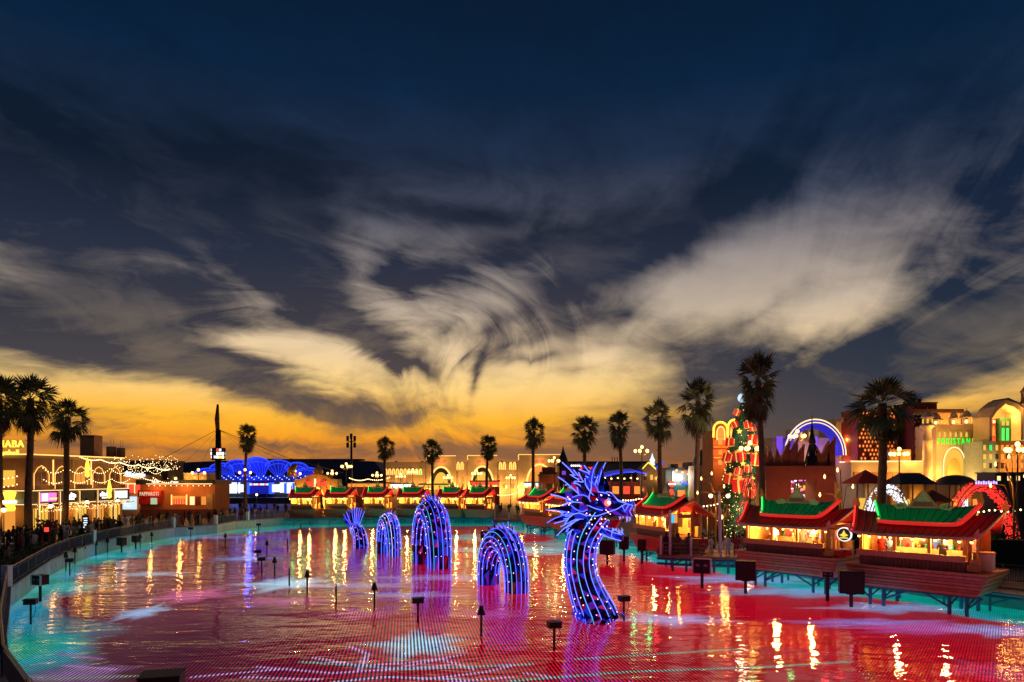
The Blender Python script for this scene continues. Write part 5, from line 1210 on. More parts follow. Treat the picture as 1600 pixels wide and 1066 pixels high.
# --- the gift tree
def gift_tree():
    d = 76; b = Bd('gift_tree', 'tall decorated fir cone hung with red gift boxes and a globe on top', 1160, d, 'christmas tree'); t = b.t
    zt, zb = b.Z(628), .3; R = 2.85
    rad = lambda z: R*max(0, 1-(z-zb)/(zt-zb))**.62+.12
    MB().lathe([(rad(zb+(zt-zb)*k/10)*.86, zb+(zt-zb)*k/10) for k in range(11)], 16).build('cone', pm('fir_dark', (.03, .11, .055), .7), t)
    g = MB(); r = random.Random(8)
    for k in range(2600):
        z = zb+(zt-zb)*(1-sqrt(r.random())); a = r.uniform(0, 2*pi); q = rad(z)*r.uniform(.84, 1.0); p = Vector((q*cos(a), q*sin(a), z)); s_ = Vector((-sin(a), cos(a), 0))*.12; o = Vector((cos(a), sin(a), -.7))*r.uniform(.2, .38); g.m = r.randrange(2)
        g.q([p-s_, p+s_, p+o])
    stuff(g.build('foliage', [pm('fir_green', (.05, .22, .10), .6), MATS['fir_dark']], t))
    pb = MB()
    for k in range(420):
        z = zb+(zt-zb)*(1-sqrt(r.random())); a = r.uniform(-pi, 0); q = rad(z)*1.04; pb.m = r.choice((0, 0, 0, 1, 2)); pb.ball((q*cos(a), q*sin(a), z), .035, 4, 3)
    stuff(pb.build('fairy_lights', [M_bulb, M_winr, M_wing], t))
    spots = [(1150, 645, 8), (1176, 646, 8), (1163, 665, 9), (1146, 664, 8), (1172, 670, 8), (1140, 692, 10), (1171, 690, 12), (1185, 700, 11), (1148, 713, 12), (1136, 716, 11), (1172, 720, 14), (1158, 733, 8), (1145, 738, 9), (1187, 742, 12), (1147, 757, 16), (1135, 748, 11), (1172, 765, 14), (1160, 770, 11), (1185, 766, 12)]
    for i, (px, py, w) in enumerate(spots):
        z = b.Z(py); x = b.X(px); q = rad(z); y = -sqrt(max(.05, q*q-min(x*x, q*q*.98))) ; s_ = w*d/F*1.15
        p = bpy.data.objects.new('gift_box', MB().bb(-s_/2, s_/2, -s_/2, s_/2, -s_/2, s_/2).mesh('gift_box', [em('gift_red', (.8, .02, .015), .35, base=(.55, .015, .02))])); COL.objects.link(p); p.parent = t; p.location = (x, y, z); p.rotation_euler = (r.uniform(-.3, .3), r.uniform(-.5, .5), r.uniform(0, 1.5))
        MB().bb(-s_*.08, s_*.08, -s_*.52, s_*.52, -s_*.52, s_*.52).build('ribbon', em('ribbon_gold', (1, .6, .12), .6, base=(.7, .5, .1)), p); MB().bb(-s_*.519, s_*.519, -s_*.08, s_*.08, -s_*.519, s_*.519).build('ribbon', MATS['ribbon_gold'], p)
        MB().lathe([(.01, .5*s_), (.16*s_, .6*s_), (.2*s_, .7*s_), (.05*s_, .62*s_)], 6).build('bow', MATS['ribbon_gold'], p)
    gl = em('globe_lit', (.55, .75, 1), 1.2); gm = MB().ball((0, 0, b.Z(622)), .52, 14, 8); gm.build('globe', gl, t); MB().ball((.12, -.35, b.Z(623)), .28, 7, 4).build('globe_patch', em('globe_red', (.9, .1, .08), .9), t)
    for px, py in ((1150, 675), (1160, 700), (1152, 725), (1165, 748), (1178, 735)):
        z = b.Z(py); x = b.X(px); q = rad(z); MB().prism([((.32 if k % 2 == 0 else .13)*sin(k*pi/5), (.32 if k % 2 == 0 else .13)*cos(k*pi/5)) for k in range(10)], .06, Matrix.Translation((x, -sqrt(max(.1, q*q-x*x))-.15, z))).build('star', M_ysign, t)
    lamp(t, (-.8, -4.2, 3.5), 500, (1, .6, .35), .4); lamp(t, (1, -4.0, 8), 400, (1, .65, .4), .4); lamp(t, (-1, -3.2, 12), 260, (1, .65, .4), .4)
gift_tree()
# --- brown gate with carved flames
M_gate = pm('gate_rust', (.26, .065, .035), .7, 0, .25, .8)
def gate():
    d = 67; b = Bd('carved_gate', 'dark brown gate frame crowned with flame shapes and a black spire', 1250, d, 'gate'); t = b.t
    b.blk('pillar', 1197, 1236, 750, None, M_gate, 0, 2.6); b.blk('pillar', 1276, 1304, 750, None, M_gate, 0, 2.6); b.blk('lintel', 1196, 1305, 728, 750, M_gate, -.1, 2.7)
    for sgn, px in ((-1, 1197), (1, 1304)): MB().prism([(b.X(px), 0), (b.X(px+sgn*13), 0), (b.X(px+sgn*8), b.Z(765)), (b.X(px), b.Z(735))], 1.2).build('buttress', M_cream2, t)
    for px, h, w, lean in ((1200, 26, 9, -1), (1208, 34, 10, -1), (1219, 36, 10, -1), (1232, 40, 14, 1), (1243, 42, 14, 1), (1254, 34, 12, 1), (1284, 34, 12, -1), (1294, 40, 12, 1), (1303, 46, 13, 1)):
        x = b.X(px); hh = h*d/F; ww = w*d/F/2; z = b.Z(728)
        MB().prism([(x-ww, z), (x+ww, z), (x+ww*.9, z+hh*.35), (x+ww*(.4+.5*lean), z+hh*.7), (x+lean*ww*1.1, z+hh), (x-ww*.2+lean*ww*.3, z+hh*.75), (x-ww*.9, z+hh*.4)], .5, None, .4+.1*(px % 3)).build('flame_board', M_gate, t)
    x, z = b.X(1273), b.Z(728)
    MB().lathe([(.62, 0), (.55, .9), (.34, 1.0), (.32, 2.2), (.42, 2.3), (.2, 3.2), (.07, 4.2), (.02, 5.1)], 6, (x, .6, z)).build('spire', M_black, t)
    MB().bar((x-.8, .5, z), (x, .6, z+3), .12).build('spire_leg', M_black, t); MB().bar((x+.8, .5, z), (x, .6, z+3), .12).build('spire_leg', M_black, t)
    b.blk('exit_light', 1247, 1250.5, 745, 750, M_green, 2.72, 2.8); b.up(1210, 770, 40, -3, (1, .3, .12)); b.up(1256, 778, 60, -3, (1, .3, .12)); b.up(1296, 760, 40, -3, (1, .3, .12))
gate()
b = Bd('toy_shop_front', 'bright cluttered shop front seen through the brown gate', 1256, 84, 'shop'); r = random.Random(6)
b.blk('wall', 1222, 1292, 742, None, M_maroon, 0, 3)
for k in range(60): x = r.uniform(1232, 1280); y = r.uniform(745, 782); b.blk('display_item', x, x+r.uniform(1.2, 3.5), y, y+r.uniform(1.5, 4), r.choice((M_wsign, M_scr, M_winr, M_pink, M_winy)), -.3-.3*r.random(), -.02)
for k in range(4): b.lin('candy_cane', [(1258+k*6, 782), (1262+k*6, 770), (1266+k*6, 764)], M_winr if k % 2 else M_wsign, .14, -.8)
# --- blue arch with purple building
b = Bd('purple_hall', 'purple-lit hall with a great blue and white arch behind the brown gate', 1260, 104); t = b.t
b.blk('wall', 1206, 1312, 684, None, M_sand2, 0, 8)
for x0, x1, m in ((1213, 1222, M_purple), (1240, 1246, M_purple), (1268, 1276, M_purple)): b.blk('lit_panel', x0, x1, 682, 722, m, -.3, -.02)
for px in (1234, 1248, 1262): b.blk('turret', px-3, px+3, 672, 690, M_sand, -.8, .8); b.blk('turret_light', px-1.5, px+1.5, 676, 684, M_winy, -.9, -.81)
arc = lambda r_: [(1266+r_*.9*cos(a), 712-r_*1.05*sin(a)) for a in [pi*k/20 for k in range(21)]]
m = MB(); A, C = arc(52), arc(40)
for k in range(20):
    q = [(b.X(A[k][0]), -1.6, b.Z(A[k][1])), (b.X(A[k+1][0]), -1.6, b.Z(A[k+1][1])), (b.X(C[k+1][0]), -1.2, b.Z(C[k+1][1])), (b.X(C[k][0]), -1.2, b.Z(C[k][1]))]; m.q(q); m.q([(p[0], p[1]+1.0, p[2]) for p in reversed(q)])
m.build('arch_face', em('arch_blue', (.012, .015, .55), .8), t)
for r_, mm, w in ((52.5, M_wl2, .10), (48, M_wl2, .07)): b.lin('arch_light', arc(r_), mm, w, -1.75)
b.blk('blue_shape', 1224, 1236, 700, 716, M_blue, -2.0, -1.8); b.up(1222, 710, 200, -2, (.35, .15, 1)); b.up(1290, 705, 200, -3, (.2, .1, 1)); b.up(1250, 718, 200, -3, WARM)
# --- tan colonnade, lattice blocks
b = Bd('colonnade_building', 'tan building with yellow-lit columns left of the bushy palm', 1336, 106); t = b.t
b.blk('wall', 1306, 1372, 660, None, M_sand); b.blk('cornice', 1310, 1372, 653, 660, M_sand2, -.7, 6.4); b.blk('string_course', 1304, 1374, 690, 694, M_sand2, -.6, -.01)
for k in range(6): b.aw('column_bay', 1317+k*7, 4.2, 664, 690, M_winy, -.1, .08); b.blk('pilaster', 1319.8+k*7, 1321.2+k*7, 662, 690, M_sand2, -.5, -.12)
for k in range(4): b.blk('window', 1308+k*9, 1313+k*9, 700, 716, M_wino if k % 2 else M_win, -.06, -.01); b.blk('awning', 1306+k*10, 1315+k*10, 722, 726, M_wsign, -1.2, -.02)
for k in range(4): b.up(1314+k*12, 688, 160, -1.6); b.up(1312+k*14, 730, 200, -2)
M_lat = pm('lattice_red', (.30, .035, .025), .7, 0, .2, 1)
def lattice(label, x0, x1, y0, d, dark, lit):
    b = Bd('lattice_block', label, (x0+x1)/2, d); b.blk('wall', x0, x1, y0, None, M_lat if not dark else pm('lattice_dark', (.12, .02, .02), .7), 0, 5); b.blk('coping', x0-.5, x1+.5, y0-1.5, y0, M_brown, -.2, 5.2)
    nx = max(4, int((x1-x0)/6)); r_ = 0; y = y0+4
    while y < 724:
        for k in range(nx): 
            px = x0+3+(x1-x0-6)*(k+(.5 if r_ % 2 else 0))/nx; s_ = 1.5; z = b.Z(y); X = b.X(px); q = s_*d/F
            MB().prism([(X-q, z), (X, z-q*1.5), (X+q, z), (X, z+q*1.5)], .12, None, -.14).build('lattice_piece', lit if (lit and rs.random() < .75) else M_brown, b.t)
        y += 6.5; r_ += 1
    b.up((x0+x1)/2, 724, 160, -2, (1, .35, .15)); return b
lattice('red lattice-fronted block behind the bushy palm', 1340, 1402, 641, 101, False, M_wino); b = lattice('dark red lattice tower left of the pavilion minaret', 1426, 1464, 630, 99, True, None)
for k, px in enumerate((1434, 1443)): MB().ball((b.X(px), 1, b.Z(627-k*2)), .35, 6, 4).build('roof_ornament', M_black, b.t)
for k in range(5): b.blk('letter', 1426+k*3.2, 1428.4+k*3.2, 645, 649, M_grey, -.25, -.02)
b = Bd('low_sand_wall', 'low sand-coloured range with stone base between palm and minaret', 1405, 96); b.blk('wall', 1330, 1446, 722, None, M_sand2, 0, 4); b.blk('upper_wall', 1396, 1430, 702, 722, M_cream2, 1, 4); b.blk('coping', 1329, 1447, 720, 722, M_wl2, -.15, .05); b.up(1350, 745, 160); b.up(1400, 745, 160); b.up(1420, 718, 160, -1); b.up(1436, 740, 100)
for k in range(9): b.blk('stone_panel', 1334+k*12, 1344+k*12, 738, 752, M_tan, -.12, -.01)
# --- PAKISTAN pavilion
def pakistan():
    d = 94; b = Bd('pakistan_pavilion', 'cream pavilion gateway with green PAKISTAN lettering, minaret and small domes', 1490, d, 'pavilion'); t = b.t
    b.blk('rear_block', 1462, 1538, 640, None, M_sand, 5, 12); b.blk('rear_cornice', 1460, 1541, 634, 640, M_brown, 4.6, 12.3)
    b.blk('gate_wall', 1463, 1518, 672, None, M_sand2, 0, 5); b.blk('parapet', 1460, 1520, 664, 672, M_sand2, -.4, 4.5)
    b.blk('side_wing', 1518, 1538, 668, None, M_sand2, 1.0, 5)
    for k in range(6): b.aw('merlon_lamp', 1468+k*8.4, 3, 675, 683, M_winy, -.08, .06)
    text('PAKISTAN', 1.2, em('sign_green', (.0, 1, .04), 1.5), t, (b.X(1488), -.35, b.Z(694.5)), (pi/2, 0, 0), .04, 'lettering', 4.4, 'CENTER', 1.45, 0)
    o = b.aw('recess', 1489, 38, 697, None, M_sand, -.1, .08); o = b.aw('gate_arch', 1489, 32, 702, 757, M_winy, -.2, .09)
    P = b.arch(1489, 34, 700, 757, 10)
    for i in range(len(P)-1):
        (x0, z0), (x1, z1) = P[i], P[i+1]
        if z0 > b.Z(735) or z1 > b.Z(735): MB().tube([(x0, -.3, z0), ((x0+x1)/2, -.3, (z0+z1)/2+.12), (x1, -.3, z1)], .1, 4).build('scallop_light', M_wl2, o)
    b.aw('inner_door', 1489, 20, 716, 757, M_cream, -.3, .08)
    # minaret
    x = b.X(1448); z = b.Z
    MB().lathe([(.6, 0), (.6, z(690)), (.75, z(688)), (.55, z(686)), (.5, z(672)), (.95, z(667)), (.95, z(664)), (.62, z(663)), (.62, z(654)), (.8, z(653)), (.75, z(651)), (.5, z(647)), (.12, z(643)), (.02, z(637))], 12, (x, -.2, 0)).build('minaret', M_sand2, t)
    for k in range(6): a = k*pi/3; MB().box((x+.63*cos(a), -.2+.63*sin(a), (z(655)+z(662))/2), (.06, .25, z(655)-z(662)), a).build('lantern_window', M_winy, t)
    for px, w, top in ((1473, 20, 648), (1500, 16, 646), (1521, 18, 644)):
        X = b.X(px); r = w*d/F/2; zz = z(664); hh = z(top+7)-zz
        MB().bb(X-r, X+r, .6, .6+2*r, zz, zz+.15).build('kiosk_floor', M_sand2, t)
        for k in range(6): a = k*pi/3+.3; MB().bar((X+r*.75*cos(a), .6+r+r*.75*sin(a), zz), (X+r*.75*cos(a), .6+r+r*.75*sin(a), zz+hh), .16).build('kiosk_column', M_sand2, t)
        MB().lathe([(r*1.05, hh), (r*1.05, hh+.12), (r*.7, hh+.14), (r*.66, hh+.45), (r*.4, hh+.8), (.05, hh+1.0), (.02, hh+1.4)], 12, (X, .6+r, zz)).build('kiosk_dome', M_sand2, t)
        MB().ball((X, .6+r, zz+hh*.5), .25, 6, 4).build('kiosk_lamp', M_bulb, t); lamp(t, (X, .6+r-.9, zz+hh*.6), 40, WARM, .2)
    for k in range(3): b.aw('window', 1522+k*5.5, 2.4, 684, 690, M_winy, .9, .08)
    b.up(1466, 742, 240, -1.8); b.up(1513, 742, 240, -1.8); b.up(1470, 700, 110, -2.0); b.up(1508, 700, 110, -2.0); b.up(1489, 664, 25, -2.2); b.up(1449, 700, 60, -1.8); b.up(1449, 672, 40, -1.6); b.up(1530, 690, 90, -.8); b.up(1449, 748, 120, -1.6); b.up(1528, 740, 160, -.8); b.up(1489, 752, 160, -2); b.up(1500, 660, 120, 4); b.up(1530, 655, 120, 4)
pakistan()
# --- arch-gabled pavilion with coloured windows
def windowed():
    d = 91; b = Bd('arch_gabled_pavilion', 'white pavilion with a big arched gable and coloured window blocks', 1572, d, 'pavilion'); t = b.t
    Z, X = b.Z, b.X
    out = [(1541, 690), (1541, 652), (1552, 636), (1566, 625), (1582, 630), (1594, 638), (1594, 690)]; inn = [(1545, 690), (1545, 655), (1554, 642), (1566, 632), (1580, 637), (1590, 644), (1590, 690)]
    m = MB()
    for i in range(6):
        q = [out[i], out[i+1], inn[i+1], inn[i]]; f = [(X(x), -.6, Z(y)) for x, y in q]; k_ = [(X(x), 2.6, Z(y)) for x, y in q]; m.q(f); m.q(list(reversed(k_))); m.q([f[1], f[0], k_[0], k_[1]]); m.q([f[3], f[2], k_[2], k_[3]])
    m.build('gable_frame', M_sand2, t); MB().prism([(X(1566), Z(625)), (X(1596), Z(636)), (X(1596), Z(634)), (X(1570), Z(622.5))], 3, None, -.7).build('roof_cap', M_slate, t)
    MB().prism([(X(x), Z(y)) for x, y in inn], .2, None, 2.3).build('gable_wall', M_sand2, t)
    b.blk('red_block', 1548, 1566, 654, 690, M_lat, 1.2, 2.2); b.blk('green_block', 1572, 1590, 652, 690, pm('green_wall', (.03, .16, .06), .6), 1.2, 2.2)
    for k in range(3): b.aw('window', 1551+k*5.5, 3.6, 664, 680, M_wino, 1.1, .08); b.blk('lamp', 1550+k*5.5, 1552+k*5.5, 656, 660, M_bulb, 1.0, 1.15)
    for k in range(2): b.blk('window', 1575+k*7, 1579+k*7, 668, 688, M_wing, 1.1, 1.18); b.blk('window', 1575+k*7, 1579+k*7, 657, 664, M_winy, 1.1, 1.18)
    for k, (x0, x1, y0, m, wm) in enumerate(((1527, 1552, 690, pm('blue_grey_wall', (.22, .30, .32), .7), M_winy), (1552, 1588, 690, pm('ochre_wall', (.35, .18, .07), .7), M_wino), (1588, 1612, 688, pm('pale_blue_wall', (.25, .3, .4), .7), M_wino))):
        b.blk('lower_block', x0, x1-.4, y0, None, m, -1.0-k*.3, 3)
        n = 2 if x1-x0 < 30 else 4
        for r_ in range(4):
            for c in range(n+1):
                px = x0+3+(x1-x0-6)*c/n; o = b.blk('window', px-1.9, px+1.9, y0+6+r_*14, y0+14+r_*14, M_wing if (k == 0 and r_ == 0 and c == 1) else (wm if rs.random() < .85 else M_wind), -1.06-k*.3, -1.01-k*.3); b.blk('sill', px-2.4, px+2.4, y0+14, y0+14.8, M_sand2, -1.2-k*.3, -1.01-k*.3) if r_ == 0 else None
        b.up((x0+x1)/2, y0+30, 90, -2.6); b.up((x0+x1)/2, y0+60, 120, -2.6)
    MB().lathe([(.3, 0), (.3, .8), (.75, 1.0), (.75, 1.3), (.5, 1.5), (.5, 2.6), (.65, 2.7), (.2, 3.4), (.02, 4.0)], 10, (X(1598), -.5, Z(645))).build('turret', M_sand, t)
    b.up(1556, 648, 120, .4); b.up(1580, 650, 120, .4); b.up(1566, 688, 140, -.2); b.up(1598, 640, 60, -1.6)
windowed()
# ---------------------------------------------------------------- lamps
GLOBE = MB().ball((0, 0, 0), .2, 8, 5, 1.15).mesh('globe', [M_bulb]); GLOBE2 = MB().ball((0, 0, 0), .2, 8, 5).mesh('globe', [M_bulbw])
def multi_lamp(px, ytop, d, label, n=5, s=1.0, light=60):
    ht = PZ(ytop, d)-DECK; t = thing('street_lamp', label, 'street lamp', (PX(px, d), d, DECK), .4, 'ornate lamps with clusters of globes')
    MB().lathe([(.22, 0), (.22, .5), (.1, .7), (.075, ht-1.2), (.12, ht-1.1), (.05, ht-.5), (.05, ht-.3)], 7).build('post', M_black, t)
    link('globe', GLOBE, t, (0, 0, ht-.15)).scale = (s, s, s)
    for k in range(n-1):
        a = 2*pi*k/(n-1); r = .85*s; MB().tube([(0, 0, ht-1.1), (.5*r*cos(a), .5*r*sin(a), ht-1.3), (r*cos(a), r*sin(a), ht-.95)], .035, 4).build('arm', M_gold, t)
        link('globe', GLOBE, t, (r*cos(a), r*sin(a), ht-.72)).scale = (s, s, s)
    if light: lamp(t, (0, -.6, ht-1.5), light, WARM, .3)
    return t
for px, y, d, n, s, lb in [(1003, 697, 98, 6, 1.1, 'tall lamp with six globes right of the dragon head'), (1172, 690, 71, 6, 1.05, 'tall lamp with globes in front of the gift tree'), (1405, 700, 82, 6, 1.1, 'tall lamp with globes right of the bushy palm'), (1590, 692, 70, 6, 1.2, 'tall lamp with globes at the right edge'), (866, 714, 122, 6, 1.1, 'lamp with globes left of the dragon crest'),
                            (745, 735, 150, 5, 1.2, 'lamp with globes before the middle portal'), (541, 724, 152, 6, 1.3, 'tall cluster lamp beside the floodlight mast'), (519, 735, 160, 5, 1.2, 'cluster lamp left of the floodlight mast'), (645, 733, 160, 5, 1.2, 'cluster lamp between the arcade corner and first portal'), (626, 740, 166, 5, 1.2, 'low cluster lamp at the arcade corner'), (589, 738, 158, 5, 1.2, 'cluster lamp beside the palm right of the floodlight mast'),
                            (1246, 672, 80, 6, 1.0, 'cluster lamp rising behind the brown gate'), (700, 742, 165, 5, 1.2, 'cluster lamp in front of the leftmost portal'), (798, 742, 160, 5, 1.2, 'cluster lamp between the middle and right portals'), (265, 742, 128, 4, 1.2, 'cluster lamp behind the bakery kiosk roof')]:
    multi_lamp(px, y, d, lb, n, s)
for px, y, d, lb in [(310, 733, 128, 'twin-globe lamp left of the dark mast'), (383, 733, 138, 'twin-globe lamp behind the lone palm'), (461, 735, 142, 'twin-globe lamp beside the yellow gateway')]: multi_lamp(px, y, d, lb, 3, 1.2)
def single_lamp(px, py, d, label):
    ht = PZ(py, d)-DECK; t = thing('promenade_lamp', label, 'street lamp', (PX(px, d), d, DECK), 0, 'single-globe promenade lamps')
    MB().lathe([(.14, 0), (.12, .4), (.06, .6), (.05, ht-.3)], 6).build('post', M_black, t); link('globe', GLOBE2, t, (0, 0, ht)).scale = (1.3, 1.3, 1.3); MB().lathe([(.3, .22), (.12, .42), (.02, .6)], 7, (0, 0, ht)).build('cap', M_black, t); lamp(t, (0, -.5, ht-.2), 150, WARM, .2)
for i, (px, py, d) in enumerate([(6, 797, 75), (79, 791, 84), (136, 785, 93), (184, 783, 99), (353, 778, 126), (401, 773, 148), (1126, 808, 66)]):
    single_lamp(px, py, d, ('globe lamp cut close to the left edge of the photo', 'globe lamp before the restaurant corner palm trunks', 'globe lamp in the middle of the left crowd', 'globe lamp at the far end of the left crowd', 'globe lamp at the foot of the dark mast', 'globe lamp on the plaza before the blue stage', 'low globe lamp behind the railed platform')[i])
def bracket_lamp(px, d, label, ht=5.2, flip=1):
    t = thing('bracket_lamp', label, 'street lamp', (PX(px, d), d, DECK), 0, 'curved bracket lamps with flame bulbs')
    MB().tube([(0, 0, 0), (0, 0, ht*.6), (-.1*flip, 0, ht*.8), (-.7*flip, 0, ht)], [.12, .08, .06, .04], 6).build('post', M_gold, t)
    for k, (x, z) in enumerate(((-1.9, ht*.8), (-1.5, ht*1.02), (-.4, ht*1.1), (.9, ht*.9))):
        x *= flip; MB().tube([(0, 0, ht*.55), (x*.4, 0, z), (x, 0, z+.1), (x, 0, z-.15)], .035, 4).build('arm', M_brown, t); MB().lathe([(.02, -.12), (.1, .0), (.07, .14), (.01, .28)], 6, (x, 0, z-.1)).build('flame_bulb', M_bulb, t)
    lamp(t, (-1*flip, -.5, ht*.8), 60, WARM, .2)
bracket_lamp(1316, 58, 'bracket lamp with flame bulbs right of the brown gate', 7.0); bracket_lamp(1118, 72, 'bracket lamp with flame bulbs left of the gift tree', 6.8); bracket_lamp(1584, 56, 'bracket lamp with flame bulbs before the coloured window blocks', 8.0)
# floodlight mast
t = thing('floodlight_mast', 'slim floodlight mast with dark lamp heads against the sunset', 'mast', (PX(549, 175), 175, DECK)); zt = PZ(678, 175)-DECK
MB().tube([(0, 0, 0), (0, 0, zt)], [.4, .25], 7).build('pole', M_black, t)
for a, z in ((-.9, zt-1.2), (0, zt-.6), (.9, zt-1.2), (-.9, zt-2.9), (.9, zt-2.9)): MB().box((a, -.2, z), (.6, .5, 1.3)).build('lamp_head', M_black, t)
MB().bar((-1, 0, zt-2), (1, 0, zt-2), .15).build('cross_arm', M_black, t)
# ---------------------------------------------------------------- string lights
W3 = lambda px, py, d: (PX(px, d), d, PZ(py, d))
string_lights('string of warm bulbs behind the kiosk beside the platform', [W3(952, 774, 74), W3(1000, 778, 72), W3(1060, 784, 70), W3(1124, 786, 68)], .35, 12, .085)
string_lights('string of bulbs over the stall left of the first portal', [W3(545, 746, 156), W3(575, 748, 156), W3(610, 745, 156)], .5, 12, .12)
string_lights('string of bulbs left of the kiosk behind the dragon', [W3(770, 772, 128), W3(808, 770, 128)], .3, 12, .09)
string_lights('string of bulbs behind the kiosk at the right edge', [W3(1500, 792, 58), W3(1550, 795, 57), W3(1610, 790, 56)], .3, 6, .08)
string_lights('short string of bulbs right of the red arch base', [W3(1300, 790, 57), W3(1345, 795, 57)], .3, 6, .07)
for k in range(5): string_lights(('bulb string over the far quay, lowest on the left', 'bulb string over the far quay, second from the left', 'bulb string over the far quay, above the bakery', 'bulb string above the plastered houses', 'bulb string reaching the mast')[k], [W3(150+k*22, 733+k*3, 112), W3(180+k*22, 737+k*4, 116)], .4, 9, .085)
# ---------------------------------------------------------------- light arches and tents
def light_arch(px, w, ytop, ybot, d, mat, lab, rr, n):
    t = thing('light_arch', lab, 'light arch', (PX(px, d), d, DECK)); hx = w*d/F/2; hz = PZ(ytop, d)-DECK; r = random.Random(px); th = .5
    for s_ in (-1, 1):
        for y in (0, 1.2): MB().tube([(hx*cos(a)*(1-.5*th*(s_ < 0)/hx), y, hz*sin(a)*(1-.9*th*(s_ < 0)/hz)) for a in [pi*k/24 for k in range(25)]], .05, 4).build('hoop', M_grey, t)
    b = MB()
    for k in range(n): a = pi*r.random(); q = r.random()*th; b.ball(((hx-q)*cos(a), r.uniform(-.05, 1.2), (hz-q*1.6)*sin(a)), rr, 4, 3)
    stuff(b.build('lights', mat, t)); return t
light_arch(1391, 82, 756, 800, 61, em('arch_white', (.85, .9, 1), 1.8), 'walk-through arch of white lights behind the nearest whole kiosk', .045, 1100)
ra = light_arch(1538, 116, 753, 792, 60, em('arch_red', (1, .03, .02), 1.6), 'wide arch of red lights behind the nearest whole kiosk', .055, 1700)
q = MB().bb(-1.1, 1.1, -.3, -.2, PZ(758, 60)-DECK, PZ(751, 60)-DECK).build('sign_board', pm('sign_navy', (.02, .02, .1), .5), ra)
for k in range(9): MB().bb(-1.0+k*.22, -.86+k*.22, -.34, -.305, PZ(757, 60)-DECK, PZ(752.5-(k % 2), 60)-DECK).build('letter', em('sign_violet', (.5, .35, 1), 2), q)
light_arch(1176, 34, 742, 790, 69, M_winr, 'small red arch at the foot of the gift tree', .05, 300)
def tent(px, w, y0, y1, d, mat, label, wall=None, rnd=False):
    t = thing('tent', label, 'tent', (PX(px, d), d, DECK)); r = w*d/F/2; za, zb = PZ(y1, d)-DECK, PZ(y0, d)-DECK
    if rnd: MB().lathe([(r*cos(a), za+(zb-za)*sin(a)) for a in [pi/2*k/7 for k in range(7)]]+[(.01, zb)], 12, (0, r, 0)).build('roof', mat, t)
    else: MB().add([(-r, 0, za), (r, 0, za), (r, 2*r, za), (-r, 2*r, za), (-r*.55, r*.9, zb), (r*.55, r*.9, zb)] if w > 56 else [(-r, 0, za), (r, 0, za), (r, 2*r, za), (-r, 2*r, za), (-.05, r, zb), (.05, r, zb)], [(0, 1, 5, 4), (1, 2, 5), (2, 3, 4, 5), (3, 0, 4)]).build('roof', mat, t)
    MB().bb(-r*.9, r*.9, .5, 2*r-.3, 0, za).build('wall', wall or M_cream2, t)
    for x in (-r*.92, -r*.3, r*.3, r*.92): MB().bar((x, .2, 0), (x, .2, za), .12).build('pole', M_brown, t)
    for k in range(3): MB().bb(-r*.75+k*r*.55, -r*.4+k*r*.55, .4, .48, za*.35, za*.75).build('lit_counter', (M_winy, M_scr, M_wino)[k], t)
    lamp(t, (0, -.3, za*.8), 40, WARM, .2)
tent(1437, 60, 739, 757, 72, M_slate, 'dark hipped tent left of the pavilion gate', M_cream2); tent(1512, 58, 742, 758, 74, M_slate, 'low dark domed tent before the pavilion gate', M_sand, True); tent(1366, 54, 734, 756, 74, pm('tent_red', (.35, .03, .03), .7), 'red pointed tent behind the white light arch', pm('tent_white', (.5, .48, .5), .7)); tent(1470, 44, 766, 784, 60, M_brown, 'brown awning between the two light arches', M_maroon)
for i, (px, lb) in enumerate(((1568, 'dark ticket booth with lit panes right of the red arch'), (1598, 'dark ticket booth with lit panes at the right edge'))):
    b = Bd('ticket_booth', lb, px, 76, 'booth'); b.blk('body', px-13, px+13, 740, None, M_dark, 0, 3); b.blk('eave', px-14, px+14, 738, 740, M_slate, -.4, 3.2)
    for k in range(3): b.blk('pane', px-10+k*8, px-5+k*8, 744, 751, M_wl2 if k != 1 else M_wind, -.06, -.01)
# ---------------------------------------------------------------- hedges and planters
LEAFM = None
def hedge(label, pts, w, h, dens=70, base=DECK):
    t = thing('hedge', label, 'hedge', (pts[0][0], pts[0][1], base)); o = Vector((pts[0][0], pts[0][1], 0)); g = MB(); c = MB(); r = random.Random(len(label))
    for (ax, ay), (bx, by) in zip(pts[:-1], pts[1:]):
        L = sqrt((bx-ax)**2+(by-ay)**2); rz = atan2(by-ay, bx-ax); c.box(((ax+bx)/2-o.x, (ay+by)/2-o.y, h*.45), (L, w*.85, h*.9), rz)
        for k in range(int(L*dens)):
            u, v, z = r.uniform(-.02, 1.02), r.uniform(-.55, .55), h*(.1+.95*r.random()**.6); p = Vector((ax+(bx-ax)*u-o.x-sin(rz)*v*w, ay+(by-ay)*u-o.y+cos(rz)*v*w, z)); s_ = r.uniform(.06, .13); n = Vector((r.gauss(0, 1), r.gauss(0, 1), r.gauss(0, 1))).normalized(); a = n.orthogonal().normalized()*s_; b = n.cross(a)*.6; g.q([p-a, p+b, p+a, p-b])
    c.build('branches', pm('hedge_core', (.012, .02, .008), .9), t); stuff(g.build('leaves', M_leaf, t))
hedge('clipped hedge along the left pool railing', [(-31.2, 38.5), (-34.8, 44), (-37.6, 50.5), (-41.4, 58), (-44.3, 65)], 1.3, 1.0)
hedge('low hedge behind the left railing near the palms', [(-46.6, 72), (-48.2, 80)], 1.0, .9)
hedge('dark hedge on the bank below the gift tree', [(23.5, 66.5), (27.5, 63), (30, 59)], 1.6, 2.6, 90); hedge('long dark hedge behind the nearest whole kiosk', [(32, 57), (38, 54), (46, 52)], 1.8, 2.4, 90); hedge('dark hedge behind the second kiosk', [(27, 59), (31, 56.5)], 1.4, 2.0, 90)
